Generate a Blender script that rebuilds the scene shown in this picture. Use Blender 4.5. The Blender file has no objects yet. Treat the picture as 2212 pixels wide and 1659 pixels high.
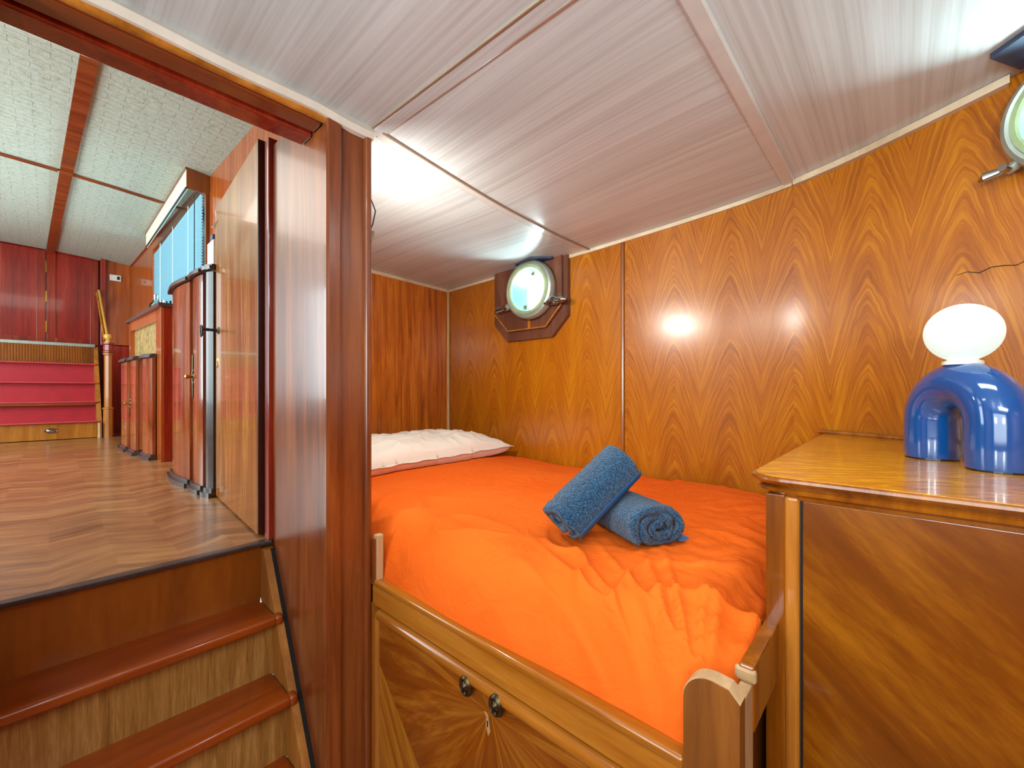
import bpy, bmesh, math, random
from mathutils import Vector, Matrix, noise

# ---------------------------------------------------------------- units
# authoring unit = 0.52 m ; z = 0 is eye level, cabin floor lies 2.67 units below it
S = 0.52
Z0 = 2.67
sc = bpy.context.scene
COL = sc.collection

def W(p):
    return Vector((p[0]*S, p[1]*S, (p[2]+Z0)*S))

# ---------------------------------------------------------------- camera
cam_d = bpy.data.cameras.new('camera'); cam = bpy.data.objects.new('camera', cam_d); COL.objects.link(cam)
cam.location = W((0, 0, 0)); cam.rotation_euler = (math.radians(90), 0, math.radians(42.56))
cam_d.sensor_width = 36; cam_d.lens = 919/2212*36; cam_d.shift_y = 0.0070
cam_d.clip_start = 0.02; cam_d.clip_end = 200
sc.camera = cam

# ---------------------------------------------------------------- world, colour, lights
sc.view_settings.view_transform = 'Standard'; sc.view_settings.look = 'None'
sc.view_settings.gamma = 1; sc.view_settings.use_curve_mapping = False
sc.view_settings.exposure = 0.08
sc.cycles.use_denoising = True
sc.cycles.max_bounces = 10; sc.cycles.diffuse_bounces = 3; sc.cycles.glossy_bounces = 5
sc.cycles.transparent_max_bounces = 12
sc.cycles.sample_clamp_indirect = 6
wd = bpy.data.worlds.new('sky'); sc.world = wd; wd.use_nodes = True
wd.node_tree.nodes['Background'].inputs[0].default_value = (0.70, 0.90, 1.0, 1)
wd.node_tree.nodes['Background'].inputs[1].default_value = 9.0

def area(name, loc, size, energy, color, rot=(0, 0, 0), portal=False, sy=None, spread=None):
    l = bpy.data.lights.new(name, 'AREA'); l.shape = 'RECTANGLE'
    l.size = size*S; l.size_y = (sy or size)*S; l.energy = energy; l.color = color
    if portal: l.cycles.is_portal = True
    if spread: l.spread = math.radians(spread)
    o = bpy.data.objects.new(name, l); COL.objects.link(o); o.location = W(loc); o.rotation_euler = rot
    return o
R = math.radians
# unseen overhead lights: the first makes the wall streak, the others are added fill
area('unseen_overhead_light', (-1.45, 0.34, 1.37), 0.55, 0.8, (0.96, 0.98, 0.96), sy=0.10)
area('unseen_overhead_light', (-0.05, 1.47, 1.37), 1.1, 6.5, (0.90, 0.98, 1.0), sy=0.25)  # added above the bed foot to brighten the duvet top
area('unseen_overhead_light', (0.9, -0.9, 1.36), 1.6, 16, (0.90, 0.98, 1.0), sy=0.8)  # added fill behind the camera
# added fill light behind the camera, no opening there
area('cabin_fill_light', (0.0, -2.3, 0.35), 3.0, 25, (0.84, 0.97, 1.0), rot=(R(90), 0, R(0)), sy=1.7)
# reading light behind the partition, aimed at the ceiling
area('reading_light_glow', (-2.30, 1.27, 0.92), 0.12, 4.5, (0.98, 1.0, 0.92), rot=Vector((-0.5, 0.75, 0.42)).to_track_quat('-Z', 'Y').to_euler())
area('bed_fill_beam', (-2.30, 1.34, 0.88), 0.10, 5.5, (0.98, 1.0, 0.92), rot=Vector((-0.7, 1.2, -1.3)).to_track_quat('-Z', 'Y').to_euler())  # extra downward light added to brighten the bed
# daylight of the port side saloon windows
area('saloon_window_daylight', (-7.5, -2.85, 1.2), 8.0, 135, (0.76, 0.95, 1.0), rot=(R(90), 0, 0), sy=2.8)
# sunlight off the water through two portholes, plus added uplights from port side
def uplight(p, aim, e, sp=110):
    d = Vector(aim)-Vector(p)
    area('ceiling_uplight', p, 0.34, e, (0.72, 0.94, 1.0), rot=d.to_track_quat('-Z', 'Y').to_euler(), spread=sp)
uplight((-1.0, -2.3, 0.45), (-1.2, 2.2, 1.42), 6, 75)  # added to brighten the ceiling; no porthole on this side
uplight((0.9, -2.3, 0.45), (-0.1, 2.0, 1.42), 7, 75)  # second added light in front of the solid port wall
uplight((-2.87, 3.86, 0.86), (-2.80, 2.9, 1.34), 3.2)
uplight((0.74, 3.12, 0.96), (0.30, 2.35, 1.42), 5.5)
area('saloon_ceiling_light', (-6.5, -1.0, 2.7), 2.6, 14, (1.0, 0.95, 0.85))
# sky light at the openings
area('porthole_portal', (-2.87, 3.68, 1.056), 0.6, 1, (1, 1, 1), rot=(R(-90), 0, 0), portal=True)
area('window_portal', (-8.3, 1.75, 1.95), 3.6, 1, (1, 1, 1), rot=(R(-90), 0, 0), sy=1.5, portal=True)

# ---------------------------------------------------------------- node helpers
def mat(name):
    m = bpy.data.materials.new(name); m.use_nodes = True
    nt = m.node_tree; b = nt.nodes['Principled BSDF']
    return m, nt, b
def N(nt, t, **k):
    n = nt.nodes.new(t)
    for a, v in k.items(): setattr(n, a, v)
    return n
def L(nt, a, b): nt.links.new(a, b)
def M_(nt, op, a, b=None, c=None):
    n = N(nt, 'ShaderNodeMath', operation=op)
    for i, v in enumerate((a, b, c)):
        if v is None: continue
        if isinstance(v, (int, float)): n.inputs[i].default_value = v
        else: L(nt, v, n.inputs[i])
    return n.outputs[0]
def ramp(nt, fac, stops):
    r = N(nt, 'ShaderNodeValToRGB'); cr = r.color_ramp
    while len(cr.elements) < len(stops): cr.elements.new(0.5)
    for e, (p, c) in zip(cr.elements, stops):
        e.position = p; e.color = (c[0], c[1], c[2], 1)
    L(nt, fac, r.inputs[0]); return r.outputs[0]
def noise_tex(nt, vec, scale, detail=6, rough=0.6, dist=0.0):
    n = N(nt, 'ShaderNodeTexNoise'); n.inputs['Scale'].default_value = scale
    n.inputs['Detail'].default_value = detail; n.inputs['Roughness'].default_value = rough
    n.inputs['Distortion'].default_value = dist
    L(nt, vec, n.inputs['Vector']); return n.outputs['Fac']
def bump(nt, b, h, strength, dist=0.01):
    n = N(nt, 'ShaderNodeBump'); n.inputs['Strength'].default_value = strength
    n.inputs['Distance'].default_value = dist
    L(nt, h, n.inputs['Height']); L(nt, n.outputs[0], b.inputs['Normal']); return n
def mixc(nt, fac, a, b, blend='MIX'):
    n = N(nt, 'ShaderNodeMix', data_type='RGBA', blend_type=blend)
    if isinstance(fac, (int, float)): n.inputs[0].default_value = fac
    else: L(nt, fac, n.inputs[0])
    for i, v in ((6, a), (7, b)):
        if isinstance(v, tuple): n.inputs[i].default_value = (*v, 1)
        else: L(nt, v, n.inputs[i])
    return n.outputs[2]
def comb(nt, x, y, z=0.0):
    n = N(nt, 'ShaderNodeCombineXYZ')
    for i, v in enumerate((x, y, z)):
        if isinstance(v, (int, float)): n.inputs[i].default_value = v
        else: L(nt, v, n.inputs[i])
    return n.outputs[0]
def srgb(r, g, b):
    f = lambda c: (c/255/12.92) if c/255 <= 0.04045 else ((c/255+0.055)/1.055)**2.4
    return (f(r), f(g), f(b))

def plain(name, col, rough=0.5, metal=0.0, coat=0.0, var=0.0, vscale=20, bmp=0.0, spec=0.5):
    m, nt, b = mat(name)
    b.inputs['Roughness'].default_value = rough; b.inputs['Metallic'].default_value = metal
    b.inputs['Coat Weight'].default_value = coat; b.inputs['Coat Roughness'].default_value = 0.08
    b.inputs['Specular IOR Level'].default_value = spec
    tc = N(nt, 'ShaderNodeTexCoord').outputs['Object']
    f = noise_tex(nt, tc, vscale, 5)
    c = ramp(nt, f, [(0.3, tuple(v*(1-var) for v in col)), (0.7, tuple(min(1, v*(1+var)) for v in col))])
    L(nt, c, b.inputs['Base Color'])
    if bmp: bump(nt, b, f, bmp)
    return m

def wood(name, dark, mid, light, scale=(12, 12, 1.2), rough=0.22, coat=0.6, rot=(0, 0, 0), fig=0.5, bmp=0.06, coord='Object', dist=0.6):
    coat *= 0.6
    m, nt, b = mat(name)
    tc = N(nt, 'ShaderNodeTexCoord').outputs[coord]
    mp = N(nt, 'ShaderNodeMapping'); L(nt, tc, mp.inputs[0]); mp.inputs['Rotation'].default_value = rot
    mp2 = N(nt, 'ShaderNodeMapping'); L(nt, mp.outputs[0], mp2.inputs[0]); mp2.inputs['Scale'].default_value = scale
    a = noise_tex(nt, mp2.outputs[0], 1.0, 5, 0.6, dist)
    mp3 = N(nt, 'ShaderNodeMapping'); L(nt, mp.outputs[0], mp3.inputs[0]); mp3.inputs['Scale'].default_value = tuple(s*7 for s in scale)
    f = noise_tex(nt, mp3.outputs[0], 1.0, 4, 0.7, 0.2)
    v = M_(nt, 'ADD', M_(nt, 'MULTIPLY', a, 1-fig*0.5), M_(nt, 'MULTIPLY', f, fig*0.5))
    c = ramp(nt, v, [(0.32, dark), (0.5, mid), (0.68, light)])
    L(nt, c, b.inputs['Base Color'])
    b.inputs['Roughness'].default_value = rough; b.inputs['Coat Weight'].default_value = coat
    b.inputs['Coat Roughness'].default_value = 0.06
    if bmp: bump(nt, b, f, bmp, 0.004)
    return m

def chevron(name, dark, mid, light, half=0.112, slope=2.9, rough=0.2):
    """book-matched flame veneer; UV in metres (u along the wall, v height)"""
    m, nt, b = mat(name)
    uv = N(nt, 'ShaderNodeTexCoord').outputs['UV']
    sp = N(nt, 'ShaderNodeSeparateXYZ'); L(nt, uv, sp.inputs[0])
    u, v = sp.outputs[0], sp.outputs[1]
    wob = noise_tex(nt, uv, 2.2, 3, 0.5)
    u2 = M_(nt, 'ADD', u, M_(nt, 'MULTIPLY', M_(nt, 'SUBTRACT', wob, 0.5), 0.05))
    pp = M_(nt, 'PINGPONG', u2, half)
    pn = M_(nt, 'MULTIPLY', M_(nt, 'POWER', M_(nt, 'DIVIDE', pp, half), 1.35), half)
    warp = M_(nt, 'MULTIPLY', M_(nt, 'SUBTRACT', noise_tex(nt, uv, 7, 3, 0.6), 0.5), 0.07)
    s = M_(nt, 'ADD', M_(nt, 'ADD', v, warp), M_(nt, 'MULTIPLY', pn, slope))          # constant along a streak
    t = M_(nt, 'SUBTRACT', M_(nt, 'MULTIPLY', v, 0.35), pp)
    vec = comb(nt, M_(nt, 'MULTIPLY', s, 52.0), M_(nt, 'MULTIPLY', t, 4.5), M_(nt, 'MULTIPLY', M_(nt, 'FLOOR', M_(nt, 'DIVIDE', u, half*6)), 3.1))
    a = noise_tex(nt, vec, 1.0, 4, 0.62, 0.55)
    vec2 = comb(nt, M_(nt, 'MULTIPLY', s, 75.0), M_(nt, 'MULTIPLY', t, 12.0), 0.0)
    f = noise_tex(nt, vec2, 1.0, 3, 0.6, 0.5)
    vert = noise_tex(nt, comb(nt, M_(nt, 'MULTIPLY', u, 11), M_(nt, 'MULTIPLY', v, 0.8), 0), 1.0, 4, 0.6)
    x = M_(nt, 'ADD', M_(nt, 'ADD', M_(nt, 'MULTIPLY', a, 0.55), M_(nt, 'MULTIPLY', f, 0.22)), M_(nt, 'MULTIPLY', vert, 0.23))
    c = ramp(nt, x, [(0.33, dark), (0.5, mid), (0.66, light)])
    big = noise_tex(nt, uv, 0.8, 2)
    c = mixc(nt, M_(nt, 'MULTIPLY', big, 0.35), c, dark)
    L(nt, c, b.inputs['Base Color'])
    b.inputs['Roughness'].default_value = rough + 0.12; b.inputs['Coat Weight'].default_value = 0.6
    b.inputs['Coat Roughness'].default_value = 0.2
    bump(nt, b, big, 0.25, 0.03)
    return m

def laminate(name, axis):
    m, nt, b = mat(name)
    tc = N(nt, 'ShaderNodeTexCoord').outputs['Object']
    mp = N(nt, 'ShaderNodeMapping'); L(nt, tc, mp.inputs[0])
    mp.inputs['Scale'].default_value = (1.2, 90, 1) if axis == 'x' else (90, 1.2, 1)
    a = noise_tex(nt, mp.outputs[0], 1.0, 5, 0.65, 0.1)
    mp2 = N(nt, 'ShaderNodeMapping'); L(nt, tc, mp2.inputs[0])
    mp2.inputs['Scale'].default_value = (0.6, 16, 1) if axis == 'x' else (16, 0.6, 1)
    a2 = noise_tex(nt, mp2.outputs[0], 1.0, 3, 0.5, 0.1)
    x = M_(nt, 'ADD', M_(nt, 'MULTIPLY', a, 0.6), M_(nt, 'MULTIPLY', a2, 0.4))
    c = ramp(nt, x, [(0.32, srgb(168, 168, 166)), (0.5, srgb(190, 193, 193)), (0.68, srgb(206, 210, 211))])
    L(nt, c, b.inputs['Base Color'])
    b.inputs['Roughness'].default_value = 0.34; b.inputs['Coat Weight'].default_value = 0.3
    b.inputs['Coat Roughness'].default_value = 0.2
    bump(nt, b, a, 0.05, 0.003)
    return m

def glass(name, tint=(0.93, 0.98, 0.97)):
    m, nt, b = mat(name)
    out = nt.nodes['Material Output']
    tr = N(nt, 'ShaderNodeBsdfTransparent'); tr.inputs[0].default_value = (*tint, 1)
    gl = N(nt, 'ShaderNodeBsdfGlossy'); gl.inputs['Roughness'].default_value = 0.03
    fr = N(nt, 'ShaderNodeFresnel'); fr.inputs[0].default_value = 1.45
    mx = N(nt, 'ShaderNodeMixShader'); L(nt, fr.outputs[0], mx.inputs[0]); L(nt, tr.outputs[0], mx.inputs[1]); L(nt, gl.outputs[0], mx.inputs[2])
    L(nt, mx.outputs[0], out.inputs[0])
    return m

# ---------------------------------------------------------------- materials
M = {}
M['chevron'] = chevron('bookmatched_veneer', srgb(124, 56, 2), srgb(172, 96, 4), srgb(204, 134, 14))
M['headwall'] = wood('flame_veneer', srgb(122, 50, 8), srgb(178, 92, 16), srgb(206, 126, 30), (26, 26, 1.6), 0.28, 0.8, dist=1.2)
M['maho'] = wood('mahogany', srgb(82, 34, 12), srgb(124, 60, 24), srgb(152, 82, 34), (16, 16, 1.2), 0.26, 0.6)
M['maho_gloss'] = wood('varnished_mahogany', srgb(84, 36, 14), srgb(122, 60, 24), srgb(150, 84, 36), (14, 14, 1.0), 0.3, 0.5, dist=1.0)
M['maho_gloss'].node_tree.nodes['Principled BSDF'].inputs['Coat Roughness'].default_value = 0.12
M['oak_matte'] = wood('golden_brown_matte_wood', srgb(132, 78, 24), srgb(166, 106, 38), srgb(190, 130, 58), (14, 14, 1.2), 0.5, 0.0)
M['maho_h'] = wood('mahogany_long_grain', srgb(84, 34, 16), srgb(122, 54, 24), srgb(148, 74, 34), (16, 1.2, 16), 0.24, 0.6)
M['tread'] = wood('tread_wood', srgb(116, 46, 6), srgb(146, 62, 10), srgb(168, 80, 18), (14, 1.2, 14), 0.28, 0.5)
M['riser'] = wood('worn_riser_plywood', srgb(118, 78, 30), srgb(158, 112, 52), srgb(190, 148, 88), (10, 30, 2.0), 0.36, 0.3, fig=0.9, dist=1.0)
M['riser_dark'] = wood('brown_riser_plywood', srgb(110, 52, 10), srgb(138, 72, 14), srgb(160, 90, 24), (8, 8, 1.4), 0.3, 0.5)
M['oak'] = wood('golden_brown_wood', srgb(138, 78, 20), srgb(172, 104, 32), srgb(196, 128, 50), (14, 14, 1.2), 0.26, 0.6)
M['oak_x'] = wood('golden_wood_long', srgb(138, 76, 16), srgb(168, 100, 26), srgb(192, 124, 42), (1.2, 14, 14), 0.2, 0.8)
M['brown_v'] = wood('brown_varnished_upright', srgb(100, 46, 4), srgb(134, 70, 8), srgb(160, 92, 16), (18, 18, 1.0), 0.24, 0.7)
M['footwood'] = wood('dull_brown_post_wood', srgb(96, 50, 12), srgb(128, 72, 20), srgb(150, 90, 32), (18, 18, 1.0), 0.45, 0.2)
M['dresserfront'] = wood('diagonal_dresser_veneer', srgb(86, 36, 2), srgb(114, 56, 4), srgb(152, 88, 12), (2.0, 2.0, 9.5), 0.24, 0.8, rot=(0, R(-42), 0), dist=0.4)
M['dressertop'] = wood('dresser_top_veneer', srgb(150, 84, 2), srgb(198, 130, 8), srgb(224, 168, 24), (9, 46, 14), 0.2, 0.6, rot=(0, 0, R(-28)), dist=1.3)
M['paleraw'] = wood('pale_raw_wood', srgb(160, 124, 84), srgb(188, 152, 108), srgb(206, 172, 130), (14, 14, 2), 0.55, 0.0)
M['trimpale'] = wood('pale_trim', srgb(176, 146, 112), srgb(204, 178, 146), srgb(220, 198, 170), (4, 4, 4), 0.4, 0.2)
M['caulk'] = plain('white_caulk_trim', srgb(214, 202, 188), 0.35, var=0.06)
M['lam_x'] = laminate('ceiling_laminate_long', 'x'); M['lam_y'] = laminate('ceiling_laminate_cross', 'y')
M['batten'] = plain('ceiling_batten', srgb(196, 192, 188), 0.25, var=0.05, coat=0.3)
M['battendark'] = plain('ceiling_joint', srgb(142, 120, 102), 0.4, var=0.1)
M['darkplate'] = wood('dark_porthole_wood', srgb(72, 40, 28), srgb(98, 56, 40), srgb(124, 78, 56), (10, 10, 2), 0.35, 0.3)
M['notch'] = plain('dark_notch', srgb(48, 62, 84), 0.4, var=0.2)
M['steel'] = plain('grey_brass_ring', srgb(166, 174, 162), 0.36, metal=0.6, var=0.15)
M['brass'] = plain('brass', srgb(190, 150, 70), 0.25, metal=1.0, var=0.15)
M['ringpale'] = plain('pale_green_brass_ring', srgb(168, 186, 140), 0.35, metal=0.3, var=0.15)
M['ringin'] = plain('porthole_inner_lining', srgb(70, 128, 120), 0.35, var=0.06)
M['chrome'] = plain('chrome', srgb(170, 170, 165), 0.18, metal=1.0, var=0.1)
M['bronze'] = plain('old_bronze', srgb(92, 78, 56), 0.35, metal=1.0, var=0.3, vscale=60)
M['iron'] = plain('black_iron', srgb(26, 22, 24), 0.35, var=0.2)
M['black'] = plain('black_cracks_and_gap_shade', srgb(14, 10, 8), 0.8)  # black of cracks and keyhole, also painted in for shade in gaps
M['glass'] = glass('clear_glass')
M['ceramic'] = plain('blue_glazed_ceramic', srgb(14, 66, 126), 0.10, coat=1.0, var=0.05, vscale=6)
M['sheet'] = None
M['red'] = plain('red_carpet', srgb(172, 20, 34), 0.55, var=0.12, vscale=12, bmp=0.1)
M['rednose'] = plain('red_tread_covering', srgb(190, 60, 66), 0.4, var=0.15, vscale=14)
M['reddoor'] = wood('red_mahogany_panel', srgb(96, 16, 12), srgb(140, 30, 20), srgb(164, 48, 30), (12, 12, 1.0), 0.22, 0.9)
M['redframe'] = wood('red_mahogany_frame', srgb(104, 20, 12), srgb(140, 38, 18), srgb(160, 56, 26), (18, 18, 1.2), 0.24, 0.8)
M['orangewood'] = wood('orange_panelling', srgb(130, 52, 14), srgb(164, 76, 24), srgb(186, 100, 38), (26, 26, 1.0), 0.24, 0.7)
M['cabwood'] = wood('old_cabinet_veneer', srgb(96, 36, 20), srgb(140, 66, 34), srgb(172, 98, 56), (13, 13, 1.3), 0.16, 1.0, dist=1.2)
M['cabdark'] = plain('dark_cabinet_moulding', srgb(64, 52, 50), 0.32, coat=0.3, var=0.25)
M['doorwood'] = wood('open_door_veneer', srgb(104, 54, 24), srgb(162, 96, 40), srgb(196, 138, 72), (16, 16, 1.4), 0.2, 0.6, dist=1.6)
M['dooredge'] = plain('dark_door_edge', srgb(62, 26, 16), 0.3, var=0.2)
M['gold'] = plain('gold_marbled_back', srgb(142, 112, 58), 0.7, var=0.6, vscale=26)
M['white'] = plain('white_plastic', srgb(225, 222, 212), 0.4, var=0.03)
M['cream'] = plain('cream_valance', srgb(226, 216, 192), 0.45, var=0.04)
M['golden'] = plain('golden_wood_finial', srgb(206, 160, 70), 0.3, var=0.1)
M['voiddark'] = plain('board_with_painted_shade', srgb(46, 22, 10), 0.6, var=0.2)  # near-black brown stands in for the shade of the void
M['wallpaint'] = plain('plain_hidden_wall', srgb(120, 66, 28), 0.5, var=0.1)
M['cord'] = plain('clear_cord', srgb(190, 186, 170), 0.2, var=0.02)
M['caskdark'] = plain('dark_cord', srgb(60, 52, 44), 0.4)

def mk_blind():
    m, nt, b = mat('pale_blind_slat')
    b.inputs['Base Color'].default_value = (*srgb(130, 180, 194), 1); b.inputs['Roughness'].default_value = 0.4
    out = nt.nodes['Material Output']
    tl = N(nt, 'ShaderNodeBsdfTranslucent'); tl.inputs[0].default_value = (*srgb(170, 222, 242), 1)
    mx = N(nt, 'ShaderNodeMixShader'); mx.inputs[0].default_value = 0.10
    L(nt, b.outputs[0], mx.inputs[1]); L(nt, tl.outputs[0], mx.inputs[2]); L(nt, mx.outputs[0], out.inputs[0])
    return m
M['blind'] = mk_blind()

def mk_shade():
    m, nt, b = mat('lit_opal_glass')
    b.inputs['Base Color'].default_value = (0.25, 0.28, 0.26, 1); b.inputs['Roughness'].default_value = 0.3
    lw = N(nt, 'ShaderNodeTexCoord').outputs['Object']
    f = noise_tex(nt, lw, 3, 2)
    c = ramp(nt, f, [(0.3, (0.74, 0.88, 0.78)), (0.7, (0.82, 0.93, 0.86))])
    L(nt, c, b.inputs['Emission Color']); b.inputs['Emission Strength'].default_value = 0.80
    return m
M['shade'] = mk_shade()

def mk_duvet():
    m, nt, b = mat('orange_cotton')
    tc = N(nt, 'ShaderNodeTexCoord').outputs['Object']
    f = noise_tex(nt, tc, 3, 3)
    c = ramp(nt, f, [(0.3, srgb(232, 96, 22)), (0.7, srgb(238, 108, 32))])
    L(nt, c, b.inputs['Base Color']); b.inputs['Roughness'].default_value = 0.8
    b.inputs['Specular IOR Level'].default_value = 0.08
    g = noise_tex(nt, tc, 14, 6, 0.6, 1.2)
    bump(nt, b, g, 0.5, 0.014)
    return m
M['duvet'] = mk_duvet()
def mk_pillow():
    m, nt, b = mat('white_cotton')
    tc = N(nt, 'ShaderNodeTexCoord').outputs['Object']
    b.inputs['Base Color'].default_value = (*srgb(236, 226, 214), 1); b.inputs['Roughness'].default_value = 0.85
    g = noise_tex(nt, tc, 11, 5, 0.6, 1.0); bump(nt, b, g, 0.4, 0.012)
    return m
M['pillow'] = mk_pillow()
def mk_towel():
    m, nt, b = mat('blue_terry')
    tc = N(nt, 'ShaderNodeTexCoord').outputs['Object']
    v = N(nt, 'ShaderNodeTexVoronoi'); v.inputs['Scale'].default_value = 300; L(nt, tc, v.inputs['Vector'])
    n = noise_tex(nt, tc, 150, 4, 0.75)
    x = M_(nt, 'ADD', M_(nt, 'MULTIPLY', v.outputs['Distance'], 0.5), M_(nt, 'MULTIPLY', n, 0.7))
    c = ramp(nt, x, [(0.38, srgb(2, 20, 38)), (0.55, srgb(10, 48, 78)), (0.72, srgb(40, 90, 124))])
    L(nt, c, b.inputs['Base Color']); b.inputs['Roughness'].default_value = 0.95
    b.inputs['Specular IOR Level'].default_value = 0.1; b.inputs['Sheen Weight'].default_value = 0.3
    bump(nt, b, x, 1.0, 0.006)
    return m
M['towel'] = mk_towel()
M['hem'] = plain('blue_woven_border', srgb(48, 100, 152), 0.75, var=0.08, vscale=60)

def mk_starburst():
    m, nt, b = mat('starburst_walnut_veneer')
    tc = N(nt, 'ShaderNodeTexCoord').outputs['Object']
    sp = N(nt, 'ShaderNodeSeparateXYZ'); L(nt, tc, sp.inputs[0])
    x, z = sp.outputs[0], sp.outputs[2]
    ax = M_(nt, 'ABSOLUTE', x)
    ang = M_(nt, 'ARCTAN2', ax, M_(nt, 'MULTIPLY', z, -1))
    r = M_(nt, 'SQRT', M_(nt, 'ADD', M_(nt, 'MULTIPLY', x, x), M_(nt, 'MULTIPLY', z, z)))
    a = noise_tex(nt, comb(nt, M_(nt, 'MULTIPLY', ang, 5), M_(nt, 'MULTIPLY', r, 3), 0), 1, 5, 0.65, 1.1)
    a2 = noise_tex(nt, comb(nt, M_(nt, 'MULTIPLY', ang, 14), M_(nt, 'MULTIPLY', r, 7), 0), 1, 3, 0.65, 0.6)
    v = M_(nt, 'ADD', M_(nt, 'MULTIPLY', a, 0.75), M_(nt, 'MULTIPLY', a2, 0.25))
    c = ramp(nt, v, [(0.34, srgb(112, 50, 6)), (0.5, srgb(138, 72, 10)), (0.70, srgb(180, 114, 32))])
    # the lower outer corner is a second, straight-grained leaf
    lo = M_(nt, 'GREATER_THAN', M_(nt, 'ADD', M_(nt, 'MULTIPLY', x, -0.95), M_(nt, 'MULTIPLY', z, -1)), 0.50)
    g = noise_tex(nt, comb(nt, M_(nt, 'ADD', M_(nt, 'MULTIPLY', x, 40), M_(nt, 'MULTIPLY', z, 24)), M_(nt, 'MULTIPLY', z, 4), 0), 1, 4)
    c2 = ramp(nt, g, [(0.35, srgb(150, 84, 18)), (0.65, srgb(190, 124, 36))])
    c = mixc(nt, lo, c, c2)
    L(nt, c, b.inputs['Base Color']); b.inputs['Roughness'].default_value = 0.25
    b.inputs['Coat Weight'].default_value = 0.8; b.inputs['Coat Roughness'].default_value = 0.1
    return m
M['starburst'] = mk_starburst()

def mk_parquet():
    m, nt, b = mat('worn_parquet')
    tc = N(nt, 'ShaderNodeTexCoord').outputs['Object']
    sp = N(nt, 'ShaderNodeSeparateXYZ'); L(nt, tc, sp.inputs[0])
    x, y = sp.outputs[0], sp.outputs[1]
    pp = M_(nt, 'PINGPONG', y, 0.13)
    s = M_(nt, 'ADD', M_(nt, 'ADD', x, M_(nt, 'MULTIPLY', pp, 0.55)), M_(nt, 'MULTIPLY', noise_tex(nt, tc, 3.5, 2), 0.09))
    stave = M_(nt, 'FLOOR', M_(nt, 'MULTIPLY', s, 13))
    wn = N(nt, 'ShaderNodeTexWhiteNoise', noise_dimensions='2D'); L(nt, comb(nt, stave, M_(nt, 'FLOOR', M_(nt, 'DIVIDE', y, 0.13)), 0), wn.inputs['Vector'])
    g = noise_tex(nt, comb(nt, M_(nt, 'MULTIPLY', s, 22), M_(nt, 'MULTIPLY', y, 3), 0), 1, 6, 0.62, 0.4)
    v = M_(nt, 'ADD', M_(nt, 'MULTIPLY', wn.outputs['Value'], 0.14), M_(nt, 'MULTIPLY', g, 0.86))
    c = ramp(nt, v, [(0.3, srgb(104, 64, 32)), (0.5, srgb(146, 96, 52)), (0.72, srgb(182, 130, 74))])
    L(nt, c, b.inputs['Base Color'])
    wear = noise_tex(nt, tc, 2.2, 6, 0.65)
    L(nt, ramp(nt, wear, [(0.3, (0.32, 0.32, 0.32)), (0.7, (0.5, 0.5, 0.5))]), b.inputs['Roughness'])
    b.inputs['Coat Weight'].default_value = 0.7; b.inputs['Coat Roughness'].default_value = 0.2
    bump(nt, b, wear, 0.15, 0.02)
    return m
M['parquet'] = mk_parquet()

def mk_embossed():
    m, nt, b = mat('embossed_ceiling_board')
    tc = N(nt, 'ShaderNodeTexCoord').outputs['Object']
    br = N(nt, 'ShaderNodeTexBrick'); br.inputs['Scale'].default_value = 1.0
    br.inputs['Brick Width'].default_value = 0.13; br.inputs['Row Height'].default_value = 0.05
    br.inputs['Mortar Size'].default_value = 0.0016; br.inputs['Mortar Smooth'].default_value = 0.4
    rt = N(nt, 'ShaderNodeMapping'); rt.inputs['Rotation'].default_value = (0, 0, R(90)); L(nt, tc, rt.inputs[0]); 
    wob = N(nt, 'ShaderNodeVectorMath', operation='ADD'); nz = N(nt, 'ShaderNodeTexNoise'); nz.inputs['Scale'].default_value = 14
    L(nt, rt.outputs[0], nz.inputs['Vector'])
    sc_ = N(nt, 'ShaderNodeVectorMath', operation='SCALE'); sc_.inputs['Scale'].default_value = 0.012; L(nt, nz.outputs['Color'], sc_.inputs[0])
    L(nt, rt.outputs[0], wob.inputs[0]); L(nt, sc_.outputs[0], wob.inputs[1]); L(nt, wob.outputs[0], br.inputs['Vector'])
    n = noise_tex(nt, tc, 45, 6, 0.7); n2 = noise_tex(nt, tc, 3, 3)
    c = ramp(nt, n, [(0.34, srgb(146, 146, 124)), (0.46, srgb(172, 180, 168)), (0.62, srgb(184, 192, 182))])
    c = mixc(nt, M_(nt, 'MULTIPLY', n2, 0.5), c, srgb(176, 178, 156))
    c = mixc(nt, M_(nt, 'MULTIPLY', br.outputs['Fac'], M_(nt, 'ADD', 0.15, n2)), c, srgb(112, 104, 78))
    L(nt, c, b.inputs['Base Color']); b.inputs['Roughness'].default_value = 0.45
    h = M_(nt, 'ADD', M_(nt, 'MULTIPLY', br.outputs['Fac'], 0.6), M_(nt, 'MULTIPLY', n, 0.6))
    bump(nt, b, h, 0.5, 0.006)
    return m
M['emboss'] = mk_embossed()

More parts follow.
